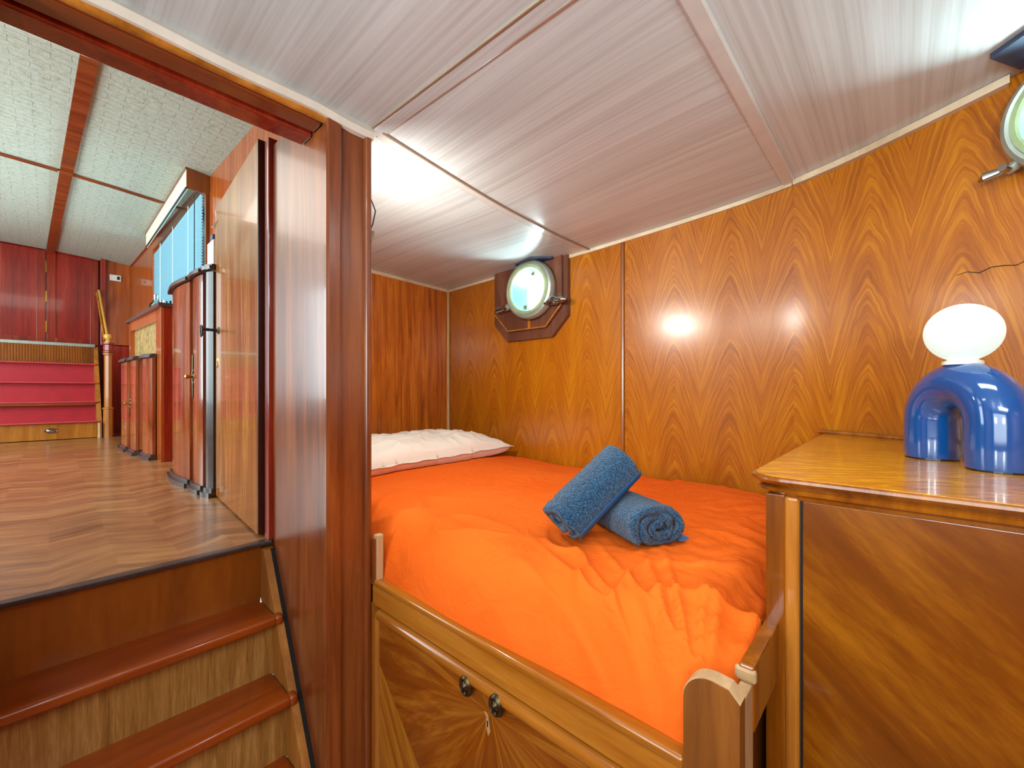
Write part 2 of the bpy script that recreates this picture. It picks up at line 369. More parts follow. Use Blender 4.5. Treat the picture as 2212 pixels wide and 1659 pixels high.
# ---------------------------------------------------------------- geometry helpers (authoring units)
class B:
    def __init__(s):
        s.bm = bmesh.new(); s.uv = None
    def box(s, x0, x1, y0, y1, z0, z1, bev=0.0, seg=2):
        vs = [s.bm.verts.new((x, y, z)) for x in (x0, x1) for y in (y0, y1) for z in (z0, z1)]
        fs = [(0, 1, 3, 2), (4, 6, 7, 5), (0, 4, 5, 1), (2, 3, 7, 6), (0, 2, 6, 4), (1, 5, 7, 3)]
        fc = [s.bm.faces.new([vs[i] for i in f]) for f in fs]
        if bev:
            es = list({e for f in fc for e in f.edges})
            bmesh.ops.bevel(s.bm, geom=es, offset=bev, segments=seg, profile=0.5, affect='EDGES')
        return s
    def prism(s, pts, axis, a, b):
        """pts: 2D outline in the plane normal to axis ('x': (y,z), 'y': (x,z), 'z': (x,y))"""
        def P(p, t):
            return {'x': (t, p[0], p[1]), 'y': (p[0], t, p[1]), 'z': (p[0], p[1], t)}[axis]
        v0 = [s.bm.verts.new(P(p, a)) for p in pts]; v1 = [s.bm.verts.new(P(p, b)) for p in pts]
        n = len(pts)
        s.bm.faces.new(v0[::-1]); s.bm.faces.new(v1)
        for i in range(n): s.bm.faces.new((v0[i], v0[(i+1) % n], v1[(i+1) % n], v1[i]))
        return s
    def tube(s, path, rad, seg=10, caps=True, sx=1.0):
        path = [Vector(p) for p in path]; rings = []
        up = Vector((0, 0, 1)); n = len(path)
        prev = None
        for i, p in enumerate(path):
            t = (path[min(i+1, n-1)]-path[max(i-1, 0)]).normalized()
            if prev is None:
                a = t.cross(up)
                if a.length < 1e-3: a = t.cross(Vector((1, 0, 0)))
            else: a = prev - t*prev.dot(t)
            a.normalize(); prev = a; b = t.cross(a)
            r = rad[i] if isinstance(rad, (list, tuple)) else rad
            rings.append([s.bm.verts.new(p+a*(math.cos(q)*r*sx)+b*(math.sin(q)*r)) for q in [2*math.pi*k/seg for k in range(seg)]])
        for i in range(n-1):
            for k in range(seg):
                s.bm.faces.new((rings[i][k], rings[i][(k+1) % seg], rings[i+1][(k+1) % seg], rings[i+1][k]))
        if caps:
            s.bm.faces.new(rings[0][::-1]); s.bm.faces.new(rings[-1])
        return s
    def lathe(s, prof, c, axis=(0, 0, 1), seg=24, close=False):
        """prof: list of (radius, height along axis)"""
        ax = Vector(axis).normalized()
        a = ax.cross(Vector((0, 0, 1)))
        if a.length < 1e-3: a = Vector((1, 0, 0))
        a.normalize(); b = ax.cross(a); c = Vector(c); rings = []
        for r, h in prof:
            if r < 1e-5: rings.append([s.bm.verts.new(c+ax*h)])
            else: rings.append([s.bm.verts.new(c+ax*h+a*(math.cos(q)*r)+b*(math.sin(q)*r)) for q in [2*math.pi*k/seg for k in range(seg)]])
        pairs = list(zip(rings, rings[1:]))
        if close: pairs.append((rings[-1], rings[0]))
        for r0, r1 in pairs:
            for k in range(seg):
                k2 = (k+1) % seg
                if len(r0) == 1 and len(r1) == 1: continue
                if len(r0) == 1: s.bm.faces.new((r0[0], r1[k2], r1[k]))
                elif len(r1) == 1: s.bm.faces.new((r0[k], r0[k2], r1[0]))
                else: s.bm.faces.new((r0[k], r0[k2], r1[k2], r1[k]))
        return s
    def grid(s, f, nu, nv, uvf=None, th=None):
        """f(u,v)->point, optional thickness vector function"""
        g = [[s.bm.verts.new(f(i/nu, j/nv)) for j in range(nv+1)] for i in range(nu+1)]
        uvl = s.bm.loops.layers.uv.verify() if uvf else None
        for i in range(nu):
            for j in range(nv):
                fc = s.bm.faces.new((g[i][j], g[i+1][j], g[i+1][j+1], g[i][j+1]))
                if uvf:
                    for lp, (a, b) in zip(fc.loops, ((i, j), (i+1, j), (i+1, j+1), (i, j+1))): lp[uvl].uv = uvf(a/nu, b/nv)
        if th is not None:
            g2 = [[s.bm.verts.new(Vector(f(i/nu, j/nv))+Vector(th)) for j in range(nv+1)] for i in range(nu+1)]
            for i in range(nu):
                for j in range(nv): s.bm.faces.new((g2[i][j], g2[i][j+1], g2[i+1][j+1], g2[i+1][j]))
            for i in range(nu):
                s.bm.faces.new((g[i+1][0], g[i][0], g2[i][0], g2[i+1][0])); s.bm.faces.new((g[i][nv], g[i+1][nv], g2[i+1][nv], g2[i][nv]))
            for j in range(nv):
                s.bm.faces.new((g[0][j], g[0][j+1], g2[0][j+1], g2[0][j])); s.bm.faces.new((g[nu][j+1], g[nu][j], g2[nu][j], g2[nu][j+1]))
        return s
    def xf(s, m):
        bmesh.ops.transform(s.bm, matrix=m, verts=s.bm.verts); return s

def obj(name, b, m, parent=None, loc=None, smooth=False, angle=40, fixn=True):
    """link as one mesh; world position = authoring coords; origin at loc (authoring) or the parent's"""
    bm = b.bm
    if fixn: bmesh.ops.recalc_face_normals(bm, faces=bm.faces)
    org = W(loc) if loc is not None else (parent_org(parent) if parent else Vector((0, 0, 0)))
    for v in bm.verts: v.co = W(v.co) - org
    me = bpy.data.meshes.new(name); bm.to_mesh(me); bm.free()
    o = bpy.data.objects.new(name, me); COL.objects.link(o)
    me.materials.append(M[m] if isinstance(m, str) else m)
    if parent:
        o.parent = parent; o.location = org - parent_org(parent)
    else: o.location = org
    if smooth:
        me.polygons.foreach_set('use_smooth', [True]*len(me.polygons))
        if angle:
            try: me.set_sharp_from_angle(angle=R(angle))
            except Exception: pass
    return o
def parent_org(p):
    v = Vector(p.location)
    while p.parent: p = p.parent; v += Vector(p.location)
    return v
def thing(name, label, cat, loc, group=None):
    o = bpy.data.objects.new(name, None); COL.objects.link(o); o.location = W(loc); o.empty_display_size = 0.05
    o['label'] = label; o['category'] = cat
    if group: o['group'] = group
    return o
def tag(o, label, cat=None, group=None):
    o['label'] = label
    if cat: o['category'] = cat
    if group: o['group'] = group
    return o
def struct(o, label=None):
    o['kind'] = 'structure'
    if label: o['label'] = label
    return o
def sempty(name, loc, label):
    o = bpy.data.objects.new(name, None); COL.objects.link(o); o.location = W(loc); o.empty_display_size = 0.05
    return struct(o, label)
def lerp(tab, x):
    if x <= tab[0][0]: return tab[0][1]
    for (a, b), (c, d) in zip(tab, tab[1:]):
        if x <= c: return b+(d-b)*(x-a)/(c-a)
    return tab[-1][1]
def smooth_tab(tab, x, w=0.18):
    return sum(lerp(tab, x+w*k/3) for k in range(-3, 4))/7

# ---------------------------------------------------------------- hull lines
YW = [(-4.6, 3.575), (-3.3, 3.56), (-2.25, 3.545), (-1.2, 3.54), (-0.7, 3.51), (-0.35, 3.41), (0.0, 3.22), (0.35, 3.02), (1.0, 2.62), (1.7, 2.1), (2.6, 1.3)]
ZO = [(-4.4, 1.33), (-2.25, 1.37), (-0.55, 1.443), (0.35, 1.45), (2.5, 1.46)]
ZI = [(-4.4, 1.41), (-2.1, 1.415), (-0.55, 1.455), (2.5, 1.48)]
YB = [(-4.4, 1.15), (-2.12, 1.19), (-0.94, 1.27), (2.5, 1.42)]
FZ = -2.67
SF = -0.914
XH = -4.42                                   # head wall of the berth
def yw(x): return smooth_tab(YW, x, 0.25)
def zc(x, y):
    yb, w = lerp(YB, x), yw(x); zi, zo = smooth_tab(ZI, x), smooth_tab(ZO, x)
    t = max(0.0, min(1.15, (y-yb)/(w-yb)))
    return zi - (zi-zo)*t - 0.045*math.sin(math.pi*min(1, t))*math.exp(-((x+2.2)/0.9)**2)

# ================================================================= STRUCTURE
# ---- hull wall with a round opening for each porthole
P1 = (-2.87, 1.056)                          # porthole 1: x, z on the hull wall
P2 = (0.60, 1.17)
# hull wall: fine columns; faces inside the porthole circles are left out, circle edges snapped
def hull_wall():
    b = B(); bm = b.bm
    xs = []; x = XH
    while x < 2.6: xs.append(x); x += 0.055
    xs.append(2.6)
    zs = [FZ + (1.62-FZ)*j/70 for j in range(71)]
    arc = [0.0]
    for i in range(1, len(xs)): arc.append(arc[-1]+math.hypot(xs[i]-xs[i-1], yw(xs[i])-yw(xs[i-1])))
    holes = []
    for (cx, cz, r) in ((P1[0], P1[1], 0.25), (P2[0], P2[1], 0.235)):
        i = min(range(len(xs)), key=lambda k: abs(xs[k]-cx)); holes.append((arc[i]+(cx-xs[i]), cz, r))
    uvl = bm.loops.layers.uv.verify()
    A2 = {}
    def at(a):
        a = max(0, min(arc[-1], a))
        for k in range(1, len(arc)):
            if a <= arc[k]:
                t = (a-arc[k-1])/(arc[k]-arc[k-1]); return xs[k-1]+(xs[k]-xs[k-1])*t
        return xs[-1]
    g = {}
    for i, a in enumerate(arc):
        for j, z in enumerate(zs):
            aa, zz = a, z
            for (ha, hz, r) in holes:
                d = math.hypot(aa-ha, zz-hz)
                if r-0.03 < d < r+0.03 and d > 0: aa, zz = ha+(aa-ha)*r/d, hz+(zz-hz)*r/d
            x = at(aa); g[i, j] = (bm.verts.new((x, yw(x), zz)), aa, zz)
    for i in range(len(xs)-1):
        for j in range(70):
            q = [g[i, j], g[i+1, j], g[i+1, j+1], g[i, j+1]]
            ca = sum(v[1] for v in q)/4; cz = sum(v[2] for v in q)/4
            if any(math.hypot(ca-ha, cz-hz) < r-0.004 for (ha, hz, r) in holes): continue
            f = bm.faces.new([v[0] for v in q])
            for lp, v in zip(f.loops, q): lp[uvl].uv = (v[1]*S, v[2]*S)
    bmesh.ops.recalc_face_normals(bm, faces=bm.faces)
    return b
hw = obj('wall_starboard', hull_wall(), 'chevron', smooth=True, angle=60, fixn=False)
struct(hw, 'curved hull wall of bookmatched orange-brown veneer beside the berth')
# cover battens on that wall
bb = B().tube([(-1.88, yw(-1.88)-0.002, -1.2), (-1.88, yw(-1.88)-0.002, zc(-1.88, 3.5)-0.02)], 0.02, 8, sx=1.0)
obj('batten', bb, 'brown_v', hw, smooth=True)
# crack in the veneer
pts = [(0.20+0.22*k/6, yw(0.20+0.22*k/6)-0.003, 0.585+0.01*math.sin(k*2.3)) for k in range(7)]
obj('crack', B().tube(pts, [0.0008, 0.0016, 0.002, 0.0016, 0.002, 0.0016, 0.001], 5), 'black', hw)
# outer hull skin, outside the lining
b = B().grid(lambda u, v: (XH+(2.8-XH)*u, yw(XH+(2.8-XH)*u)+0.14, FZ+(0.70-FZ)*v), 30, 2)
o = obj('wall_outer_hull', b, 'wallpaint'); struct(o, 'outer hull plating below the portholes')

# ---- head wall of the berth
b = B().box(XH-0.08, XH, 1.0, 3.58, FZ, 1.6)
hd = obj('wall_head', b, 'headwall'); struct(hd, 'bulkhead of flame veneer behind the pillow')
obj('corner_bead', B().tube([(XH+0.012, 3.56, -1.1), (XH+0.014, 3.555, 1.34)], 0.019, 8), 'paleraw', hd, smooth=True)

# ---- ceiling of the cabin: backing + panels + battens
ce = B().grid(lambda u, v: (-4.5+7.2*u, -2.5+6.4*v, zc(-4.5+7.2*u, min(-2.5+6.4*v, yw(-4.5+7.2*u)))+0.035), 24, 24)
# keep backing out of the saloon: only X>-2.35 or Y>1.1
for f in [f for f in ce.bm.faces if f.calc_center_median().x < -2.45 and f.calc_center_median().y < 1.05]: ce.bm.faces.remove(f)
ceil = obj('ceiling', ce, 'batten', smooth=True, angle=30); struct(ceil, 'low cabin ceiling of pale streaked laminate sheets')
def cpanel(x0, x1, y0f, y1f, m, off=0.0):
    def f(u, v):
        x = x0(v)+(x1(v)-x0(v))*u if callable(x0) else x0+(x1-x0)*u
        y = y0f(x)+(y1f(x)-y0f(x))*v
        return (x, y, zc(x, y)-off)
    return B().grid(f, 30, 20, th=(0, 0, 0.022))
obj('panel', cpanel(-2.14, 2.6, lambda x: -2.45, lambda x: lerp(YB, x)-0.005, 'lam_x'), 'lam_x', ceil, smooth=True, angle=30)
obj('panel', cpanel(lambda v: -2.12-0.13*v, lambda v: -0.565, lambda x: lerp(YB, x)+0.005, lambda x: yw(x), 'lam_x'), 'lam_x', ceil, smooth=True, angle=30)
obj('panel', cpanel(-0.555, 2.6, lambda x: lerp(YB, x)+0.005, lambda x: yw(x), 'lam_y'), 'lam_y', ceil, smooth=True, angle=30)
obj('panel', cpanel(lambda v: XH, lambda v: -2.13-0.13*v, lambda x: 1.15, lambda x: yw(x), 'lam_x'), 'lam_x', ceil, smooth=True, angle=30)
def cstrip(path, w, th, m, name='batten', par=ceil, n=30):
    """flat strip following the ceiling along a plan path ((x0,y0),(x1,y1))"""
    (x0, y0), (x1, y1) = path; d = Vector((x1-x0, y1-y0, 0)).normalized(); nn = Vector((-d.y, d.x, 0))
    b = B(); rows = []
    for i in range(n+1):
        t = i/n; x = x0+(x1-x0)*t; y = y0+(y1-y0)*t; z = zc(x, y)
        row = []
        for (o, dz) in ((-w/2, 0.01), (-w/2, -th*0.6), (-w/2+w*0.12, -th), (w/2-w*0.12, -th), (w/2, -th*0.6), (w/2, 0.01)):
            row.append(b.bm.verts.new((x+nn.x*o, y+nn.y*o, z+dz)))
        rows.append(row)
    for i in range(n):
        for k in range(5): b.bm.faces.new((rows[i][k], rows[i][k+1], rows[i+1][k+1], rows[i+1][k]))
    b.bm.faces.new(rows[0]); b.bm.faces.new(rows[-1][::-1])
    return obj(name, b, m, par)
cstrip(((-2.13, 1.215), (2.5, 1.42)), 0.085, 0.008, 'lam_x')
cstrip(((-2.13, 1.170), (2.5, 1.375)), 0.010, 0.011, 'battendark')
cstrip(((-2.12, 1.23), (-2.26, 3.53)), 0.07, 0.006, 'batten')
cstrip(((-2.085, 1.23), (-2.225, 3.53)), 0.014, 0.012, 'battendark')
cstrip(((-0.575, 1.3), (-0.575, 3.47)), 0.075, 0.014, 'batten')
# ceiling / wall trims
def walltrim(x0, x1, h, t, n=40):
    def mkrow(b, x):
        w = yw(x); z = zc(x, w)
        return [b.bm.verts.new(p) for p in ((x, w-0.001, z-h), (x, w-t, z-h), (x, w-t, z-0.002), (x, w-0.001, z+0.002))]
    b = B(); rows = [mkrow(b, x0+(x1-x0)*i/n) for i in range(n+1)]
    for i in range(n):
        for k in range(3): b.bm.faces.new((rows[i][k], rows[i][k+1], rows[i+1][k+1], rows[i+1][k]))
    b.bm.faces.new(rows[0]); b.bm.faces.new(rows[-1][::-1]); return b
struct(obj('trim_1', walltrim(XH, -3.1, 0.03, 0.022), 'trimpale'), 'pale ceiling strip left of the far porthole')
struct(obj('trim_2', walltrim(-2.56, -0.56, 0.032, 0.022), 'trimpale'), 'pale ceiling strip between the far porthole and the cross batten')
struct(obj('trim_3', walltrim(-0.55, 0.36, 0.04, 0.045), 'trimpale'), 'thicker pale ceiling strip above the dresser')
def hz(y): return zc(XH+0.01, y)
b = B().grid(lambda u, v: (XH+0.02, 1.15+2.4*u, hz(1.15+2.4*u)-0.035*v), 10, 1, th=(-0.02, 0, 0))
struct(obj('trim_4', b, 'trimpale'), 'pale ceiling strip over the head bulkhead')
# notches cut in the ceiling above the portholes
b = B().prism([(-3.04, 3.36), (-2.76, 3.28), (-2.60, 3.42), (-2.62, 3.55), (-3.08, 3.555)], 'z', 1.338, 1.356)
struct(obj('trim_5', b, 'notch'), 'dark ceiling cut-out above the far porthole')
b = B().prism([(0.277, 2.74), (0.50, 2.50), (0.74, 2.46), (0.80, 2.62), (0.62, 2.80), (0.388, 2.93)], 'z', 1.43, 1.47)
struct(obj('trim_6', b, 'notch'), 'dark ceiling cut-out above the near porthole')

# ---- cabin floor and hidden walls behind the camera
struct(obj('floor', B().box(-2.9, 2.6, -2.5, 3.7, FZ-0.06, FZ).box(XH-0.1, -2.9, 0.9, 3.7, FZ-0.06, FZ), 'parquet'), 'cabin floor at the foot of the steps')
struct(obj('wall_port', B().box(-2.12, 2.6, -2.56, -2.48, FZ, 1.5), 'headwall'), 'port side cabin wall behind the camera')
struct(obj('wall_aft', B().box(2.45, 2.55, -2.5, 3.0, FZ, 1.5), 'headwall'), 'aft cabin wall behind the camera')

# ---- partition between stairs and berth
PY = 0.935
par = obj('wall_partition', B().box(-2.9, -2.135, PY+0.012, 1.16, FZ, 1.50), 'maho'); struct(par, 'varnished mahogany partition between the steps and the berth')
obj('panel', B().box(-2.86, -2.115, PY, PY+0.02, FZ, 1.515, 0.004), 'maho_gloss', par)
obj('post_strip', B().box(-2.14, -2.095, PY-0.004, 1.008, FZ, 1.40, 0.012), 'maho', par)
obj('post_board', B().box(-2.14, -2.118, 1.008, 1.135, FZ, 1.40), 'maho_gloss', par)
obj('post_moulding', B().box(-2.15, -2.09, 1.135, 1.172, FZ, 1.395, 0.014, 3), 'maho_gloss', par)
obj('jamb', B().box(-2.93, -2.86, PY-0.025, PY+0.05, -0.914, 1.56, 0.006), 'redframe', par)
struct(obj('wall_berth_inner', B().box(XH, -2.9, 1.05, 1.15, FZ, 1.50), 'maho'), 'inner wall of the berth behind the open door')
# left jamb of the doorway and wall beyond
lj = obj('wall_doorway_left', B().box(-2.87, -2.12, -2.5, -0.142, SF, 1.42).box(-2.87, -2.12, -2.5, -0.30, FZ, SF), 'oak_matte'); struct(lj, 'orange-brown wall left of the doorway')
# ---- header over the steps
hdm = obj('trim_7', B().box(-2.36, -2.10, -2.5, 1.0, 1.362, 1.43), 'maho_h'); struct(hdm, 'mahogany header beam above the steps')
obj('moulding', B().tube([(-2.125, -2.4, 1.362), (-2.125, 0.932, 1.362)], 0.024, 10), 'oak', hdm, smooth=True)
obj('moulding', B().box(-2.255, -2.15, -2.4, 0.933, 1.338, 1.37, 0.014, 3), 'maho_h', hdm)
obj('moulding', B().box(-2.40, -2.275, -2.4, 0.933, 1.33, 1.40, 0.010, 2), 'redframe', hdm)
# white caulked strip along the header and round the post
def caulk():
    b = B(); n = 60; rows = []
    pts = []
    for i in range(n+1):
        y = -2.4+i*(3.58/n); wv = 0.004*math.sin(y*9)
        pts.append((-2.095, y, 1.375+wv))
    for (x, y, z) in pts:
        k = 0.010 if y > 0.9 else 0.0
        z = z-k*math.sin((y-0.9)*10) if y > 0.9 else z
        rows.append([b.bm.verts.new(p) for p in ((x-0.02, y, z-0.022), (x+0.006, y, z-0.018), (x+0.018, y, z+0.012), (x-0.004, y, zc(-2.1, y)+0.004), (x-0.03, y, zc(-2.1, y)+0.004))])
    for i in range(n):
        for k in range(4): b.bm.faces.new((rows[i][k], rows[i][k+1], rows[i+1][k+1], rows[i+1][k]))
    b.bm.faces.new(rows[0]); b.bm.faces.new(rows[-1][::-1])
    return b
struct(obj('trim_8', caulk(), 'caulk', smooth=True), 'white caulked strip between header beam and cabin ceiling')

# ---- saloon shell

def ys(x): return 1.26 + (x+12.9)*0.0255            # right hand saloon wall
fl = obj('floor_saloon', B().box(-13.2, -2.90, -3.0, 1.05, SF-0.09, SF, 0.0), 'parquet'); struct(fl, 'worn wooden saloon floor above the steps')
obj('floor_strip', B().box(-13.0, -4.45, 1.05, 1.5, SF-0.09, SF), 'parquet', fl)
obj('floor_nosing', B().box(-2.90, -2.845, -0.30, 0.93, SF-0.022, SF+0.002, 0.006, 2), 'cabdark', fl)
def sw():
    b = B()
    def q(x0, x1, z0, z1):
        vs = [(x0, ys(x0), z0), (x1, ys(x1), z0), (x1, ys(x1), z1), (x0, ys(x0), z1)]
        a = [b.bm.verts.new(v) for v in vs]; c = [b.bm.verts.new((v[0], v[1]+0.06, v[2])) for v in vs]
        b.bm.faces.new(a); b.bm.faces.new(c[::-1])
        for i in range(4): b.bm.faces.new((a[i], c[i], c[(i+1) % 4], a[(i+1) % 4]))
    q(-13.2, -10.4, SF, 3.0); q(-6.7, -4.42, SF, 3.0); q(-4.42, -2.0, 1.46, 3.0)
    q(-10.4, -6.7, SF, 1.25); q(-10.4, -6.7, 2.66, 3.0)
    return b
swo = obj('wall_saloon_starboard', sw(), 'orangewood'); struct(swo, 'orange wooden saloon wall with the blinded window')
obj('corner_bead', B().tube([(-12.88, ys(-12.88)-0.01, SF), (-12.88, ys(-12.88)-0.01, 2.86)], 0.018, 8), 'trimpale', swo)
obj('ceiling_bead', B().tube([(-12.8, ys(-12.8)-0.01, 2.83), (-2.3, ys(-2.3)-0.01, 2.82)], 0.022, 8), 'redframe', swo)
struct(obj('wall_saloon_deck', B().box(XH, -2.2, 1.0, 1.6, 1.49, 1.53), 'maho'), 'ledge above the berth wall in the saloon')
def zs(y): return 2.93 - 0.022*(y+1.0)**2
sc_ = B().grid(lambda u, v: (-13.3+11.0*u, -3.1+4.75*v, zs(-3.1+4.75*v)+0.03), 4, 16)
sceil = obj('ceiling_saloon', sc_, 'wallpaint', smooth=True); struct(sceil, 'pale embossed saloon ceiling with wooden battens')
def yj(x): return 0.02+(x+12.95)*0.0282
def spanel(x0, x1, y0, y1):
    def f(u, v):
        x = x0+(x1-x0)*u; a = yj(x) if y0 is None else y0; c = yj(x) if y1 is None else y1
        y = a+(c-a)*v
        return (x, y, zs(y))
    return B().grid(f, 2, 8, th=(0, 0, 0.02))
for (x0, x1) in ((-12.95, -8.18), (-8.12, -2.3)):
    for (y0, y1) in ((-1.5, None), (None, 1.55)):
        obj('ceiling_board', spanel(x0, x1, y0, y1), 'emboss', sceil, smooth=True)
    obj('ceiling_board', spanel(x0, x1, -3.1, -1.52), 'emboss', sceil, smooth=True)
obj('beam', B().prism([(-12.95, -0.04), (-2.3, 0.26), (-2.3, 0.38), (-12.95, 0.08)], 'z', 2.865, 2.93), 'maho_h', sceil)
for k, (ya, yb_) in enumerate(((-3.0, 0.08), (0.10, 1.36))):
    b = B().grid(lambda u, v: (-8.18+0.06*u, ya+(yb_-ya)*v, zs(ya+(yb_-ya)*v)-0.025), 1, 8, th=(0, 0, 0.03))
    obj('cross_batten', b, 'maho_h', sceil)
b = B().tube([(-4.0, 0.18, 2.86), (-12.9, 0.165, 2.86)], 0.01, 6)
struct(obj('wall_saloon_fore', B().box(-13.2, -13.1, -3.1, 1.4, SF, 3.0), 'redframe'), 'red wooden bulkhead at the far end of the saloon')
struct(obj('wall_saloon_port', B().box(-13.2, -2.3, -3.1, -3.0, SF, 3.0), 'orangewood'), 'port side saloon wall out of view')
struct(obj('wall_above_header', B().box(-2.40, -2.30, -3.0, 1.6, 1.42, 3.0), 'maho'), 'wall above the header on the saloon side')
# orange panel with switch, right part of far bulkhead
fp = obj('wall_saloon_side_panel', B().box(-12.86, -12.8, 0.84, 1.262, 1.02, 2.84), 'orangewood'); struct(fp, 'orange wood panel right of the red doors')
obj('lower_panel', B().box(-12.86, -12.8, 0.80, 1.262, SF, 1.0), 'reddoor', fp)
obj('jamb', B().box(-12.9, -12.72, 0.755, 0.84, 0.99, 2.86, 0.01), 'reddoor', fp)

# ---- red doors at the far end (two leaves with a hinge line)
def reddoor(name, y0, y1, label):
    x = -13.02
    d = sempty(name, (x, y0, 1.0), label)
    obj('frame', B().box(x-0.03, x, y0, y0+0.13, 1.0, 2.92, 0.004), 'redframe', d)
    obj('frame', B().box(x-0.03, x, y1-0.13, y1, 1.0, 2.92, 0.004), 'redframe', d)
    obj('frame', B().box(x-0.03, x, y0+0.13, y1-0.13, 1.0, 1.12, 0.004), 'redframe', d)
    obj('panel', B().box(x-0.04, x-0.018, y0+0.12, y1-0.12, 1.1, 2.92, 0.004), 'reddoor', d)
    return d
reddoor('door_2', -0.93, -0.04, 'red mahogany door leaf left of the hinge line above the red stairs')
reddoor('door_3', -0.03, 0.74, 'red mahogany door leaf right of the hinge line above the red stairs')
b = B()
for k in range(3): b.box(-13.02, -13.005, -0.045, -0.022, 1.22+0.62*k, 1.45+0.62*k)
hg = obj('hinge', b, 'brass', bpy.data.objects['door_3'])

# ================================================================= WINDOW + BLIND in the saloon
w3 = sempty('window_3', (-8.3, ys(-8.3), 1.25), 'bright saloon window behind the white blind')
for (x0, x1, z0, z1) in ((-10.45, -10.38, 1.2, 2.7), (-6.72, -6.66, 1.2, 2.7), (-10.4, -6.7, 1.2, 1.28), (-10.4, -6.7, 2.62, 2.7)):
    obj('frame', B().box(x0, x1, ys(-8.3)-0.0, ys(-8.3)+0.10, z0, z1, 0.004), 'maho', w3)
obj('pane', B().box(-10.4, -6.7, ys(-8.3)+0.08, ys(-8.3)+0.086, 1.25, 2.65), 'glass', w3)
bl = thing('window_blind', 'white venetian blind with many thin slats over the saloon window', 'blind', (-8.3, 1.345, 1.14))
SB = 1.345
slat = None
for k in range(36):
    z = 1.16+k*0.0395
    if slat is None:
        b = B().prism([(SB-0.014, 0.012), (SB-0.003, 0.003), (SB+0.011, -0.008), (SB+0.014, -0.0095), (SB+0.009, -0.009), (SB-0.006, 0.001)], 'x', -10.36, -6.70)
        for v in b.bm.verts: v.co.z += z
        slat = obj('slat', b, 'blind', bl); base = slat.location.copy()
    else:
        s2 = slat.copy(); COL.objects.link(s2); s2.location = base+Vector((0, 0, (z-1.16)*S))
for x in (-9.6, -8.5, -7.4): obj('ladder_cord', B().tube([(x, SB-0.022, 1.14), (x, SB-0.022, 2.6)], 0.004, 5), 'white', bl)
obj('pull_cord', B().tube([(-6.86, SB-0.05, 1.5), (-6.86, SB-0.05, 2.6)], 0.006, 5), 'iron', bl)
va = thing('valance', 'cream box valance with brown wooden end above the saloon window', 'valance', (-8.3, 1.3, 2.56))
obj('front_board', B().box(-9.95, -6.67, 1.175, 1.195, 2.56, 2.815, 0.003), 'cream', va)
obj('end_board', B().box(-6.67, -6.65, 1.175, ys(-6.7), 2.56, 2.83, 0.003), 'riser_dark', va)
obj('edge_strip', B().box(-9.95, -6.65, 1.165, 1.18, 2.555, 2.575), 'iron', va)
obj('edge_strip', B().box(-9.95, -6.65, 1.165, 1.18, 2.80, 2.83), 'maho', va)

# ================================================================= OPEN DOOR (door_1)
d1 = sempty('door_1', (-3.0, 0.94, SF), 'glossy veneered cabin door standing open flat beside the cabinet')
obj('leaf', B().prism([(-2.985, 0.886), (-4.36, 0.975), (-4.357, 1.013), (-2.985, 0.926)], 'z', SF+0.015, 1.575), 'doorwood', d1)
obj('edge', B().box(-2.985, -2.965, 0.884, 0.947, SF+0.015, 1.578, 0.003), 'dooredge', d1, )
obj('lining', B().box(-2.965, -2.935, 0.93, 0.955, SF+0.01, 1.55), 'black', d1)
b = B()
for k in range(7): b.box(-2.962, -2.955, 0.925, 0.931, 1.35-0.18*k, 1.44-0.18*k)
obj('hinge', b, 'chrome', d1)
b = B().lathe([(0, 0), (0.028, 0), (0.030, 0.006), (0.018, 0.012), (0.010, 0.03), (0.013, 0.045), (0.010, 0.06), (0.014, 0.075), (0.010, 0.09), (0.010, 0.12), (0, 0.122)], (-4.24, 0.967, 0.51), (0, -1, 0), 14)
h1 = obj('handle', b, 'iron', d1, smooth=True)
ring = [(-4.24+0.03*math.cos(q), 0.847, 0.495+0.045*math.sin(q)) for q in [2*math.pi*k/16 for k in range(17)]]
obj('ring', B().tube(ring, 0.007, 6), 'iron', h1, smooth=True)
obj('escutcheon', B().lathe([(0, 0.006), (0.02, 0.005), (0.024, 0)], (-4.29, 0.970, 0.24), (0, -1, 0), 14).xf(Matrix.Translation((0, 0, 0.24))@Matrix.Diagonal((1, 1, 2.0, 1))@Matrix.Translation((0, 0, -0.24))), 'brass', d1, smooth=True)
# grey pipe above the door
tag(obj('pipe', B().tube([(-3.3, 1.15, 1.53), (-3.3, 1.15, 2.2)], 0.02, 10), 'steel', smooth=True), 'thin grey pipe standing above the open door by the partition', 'pipe')

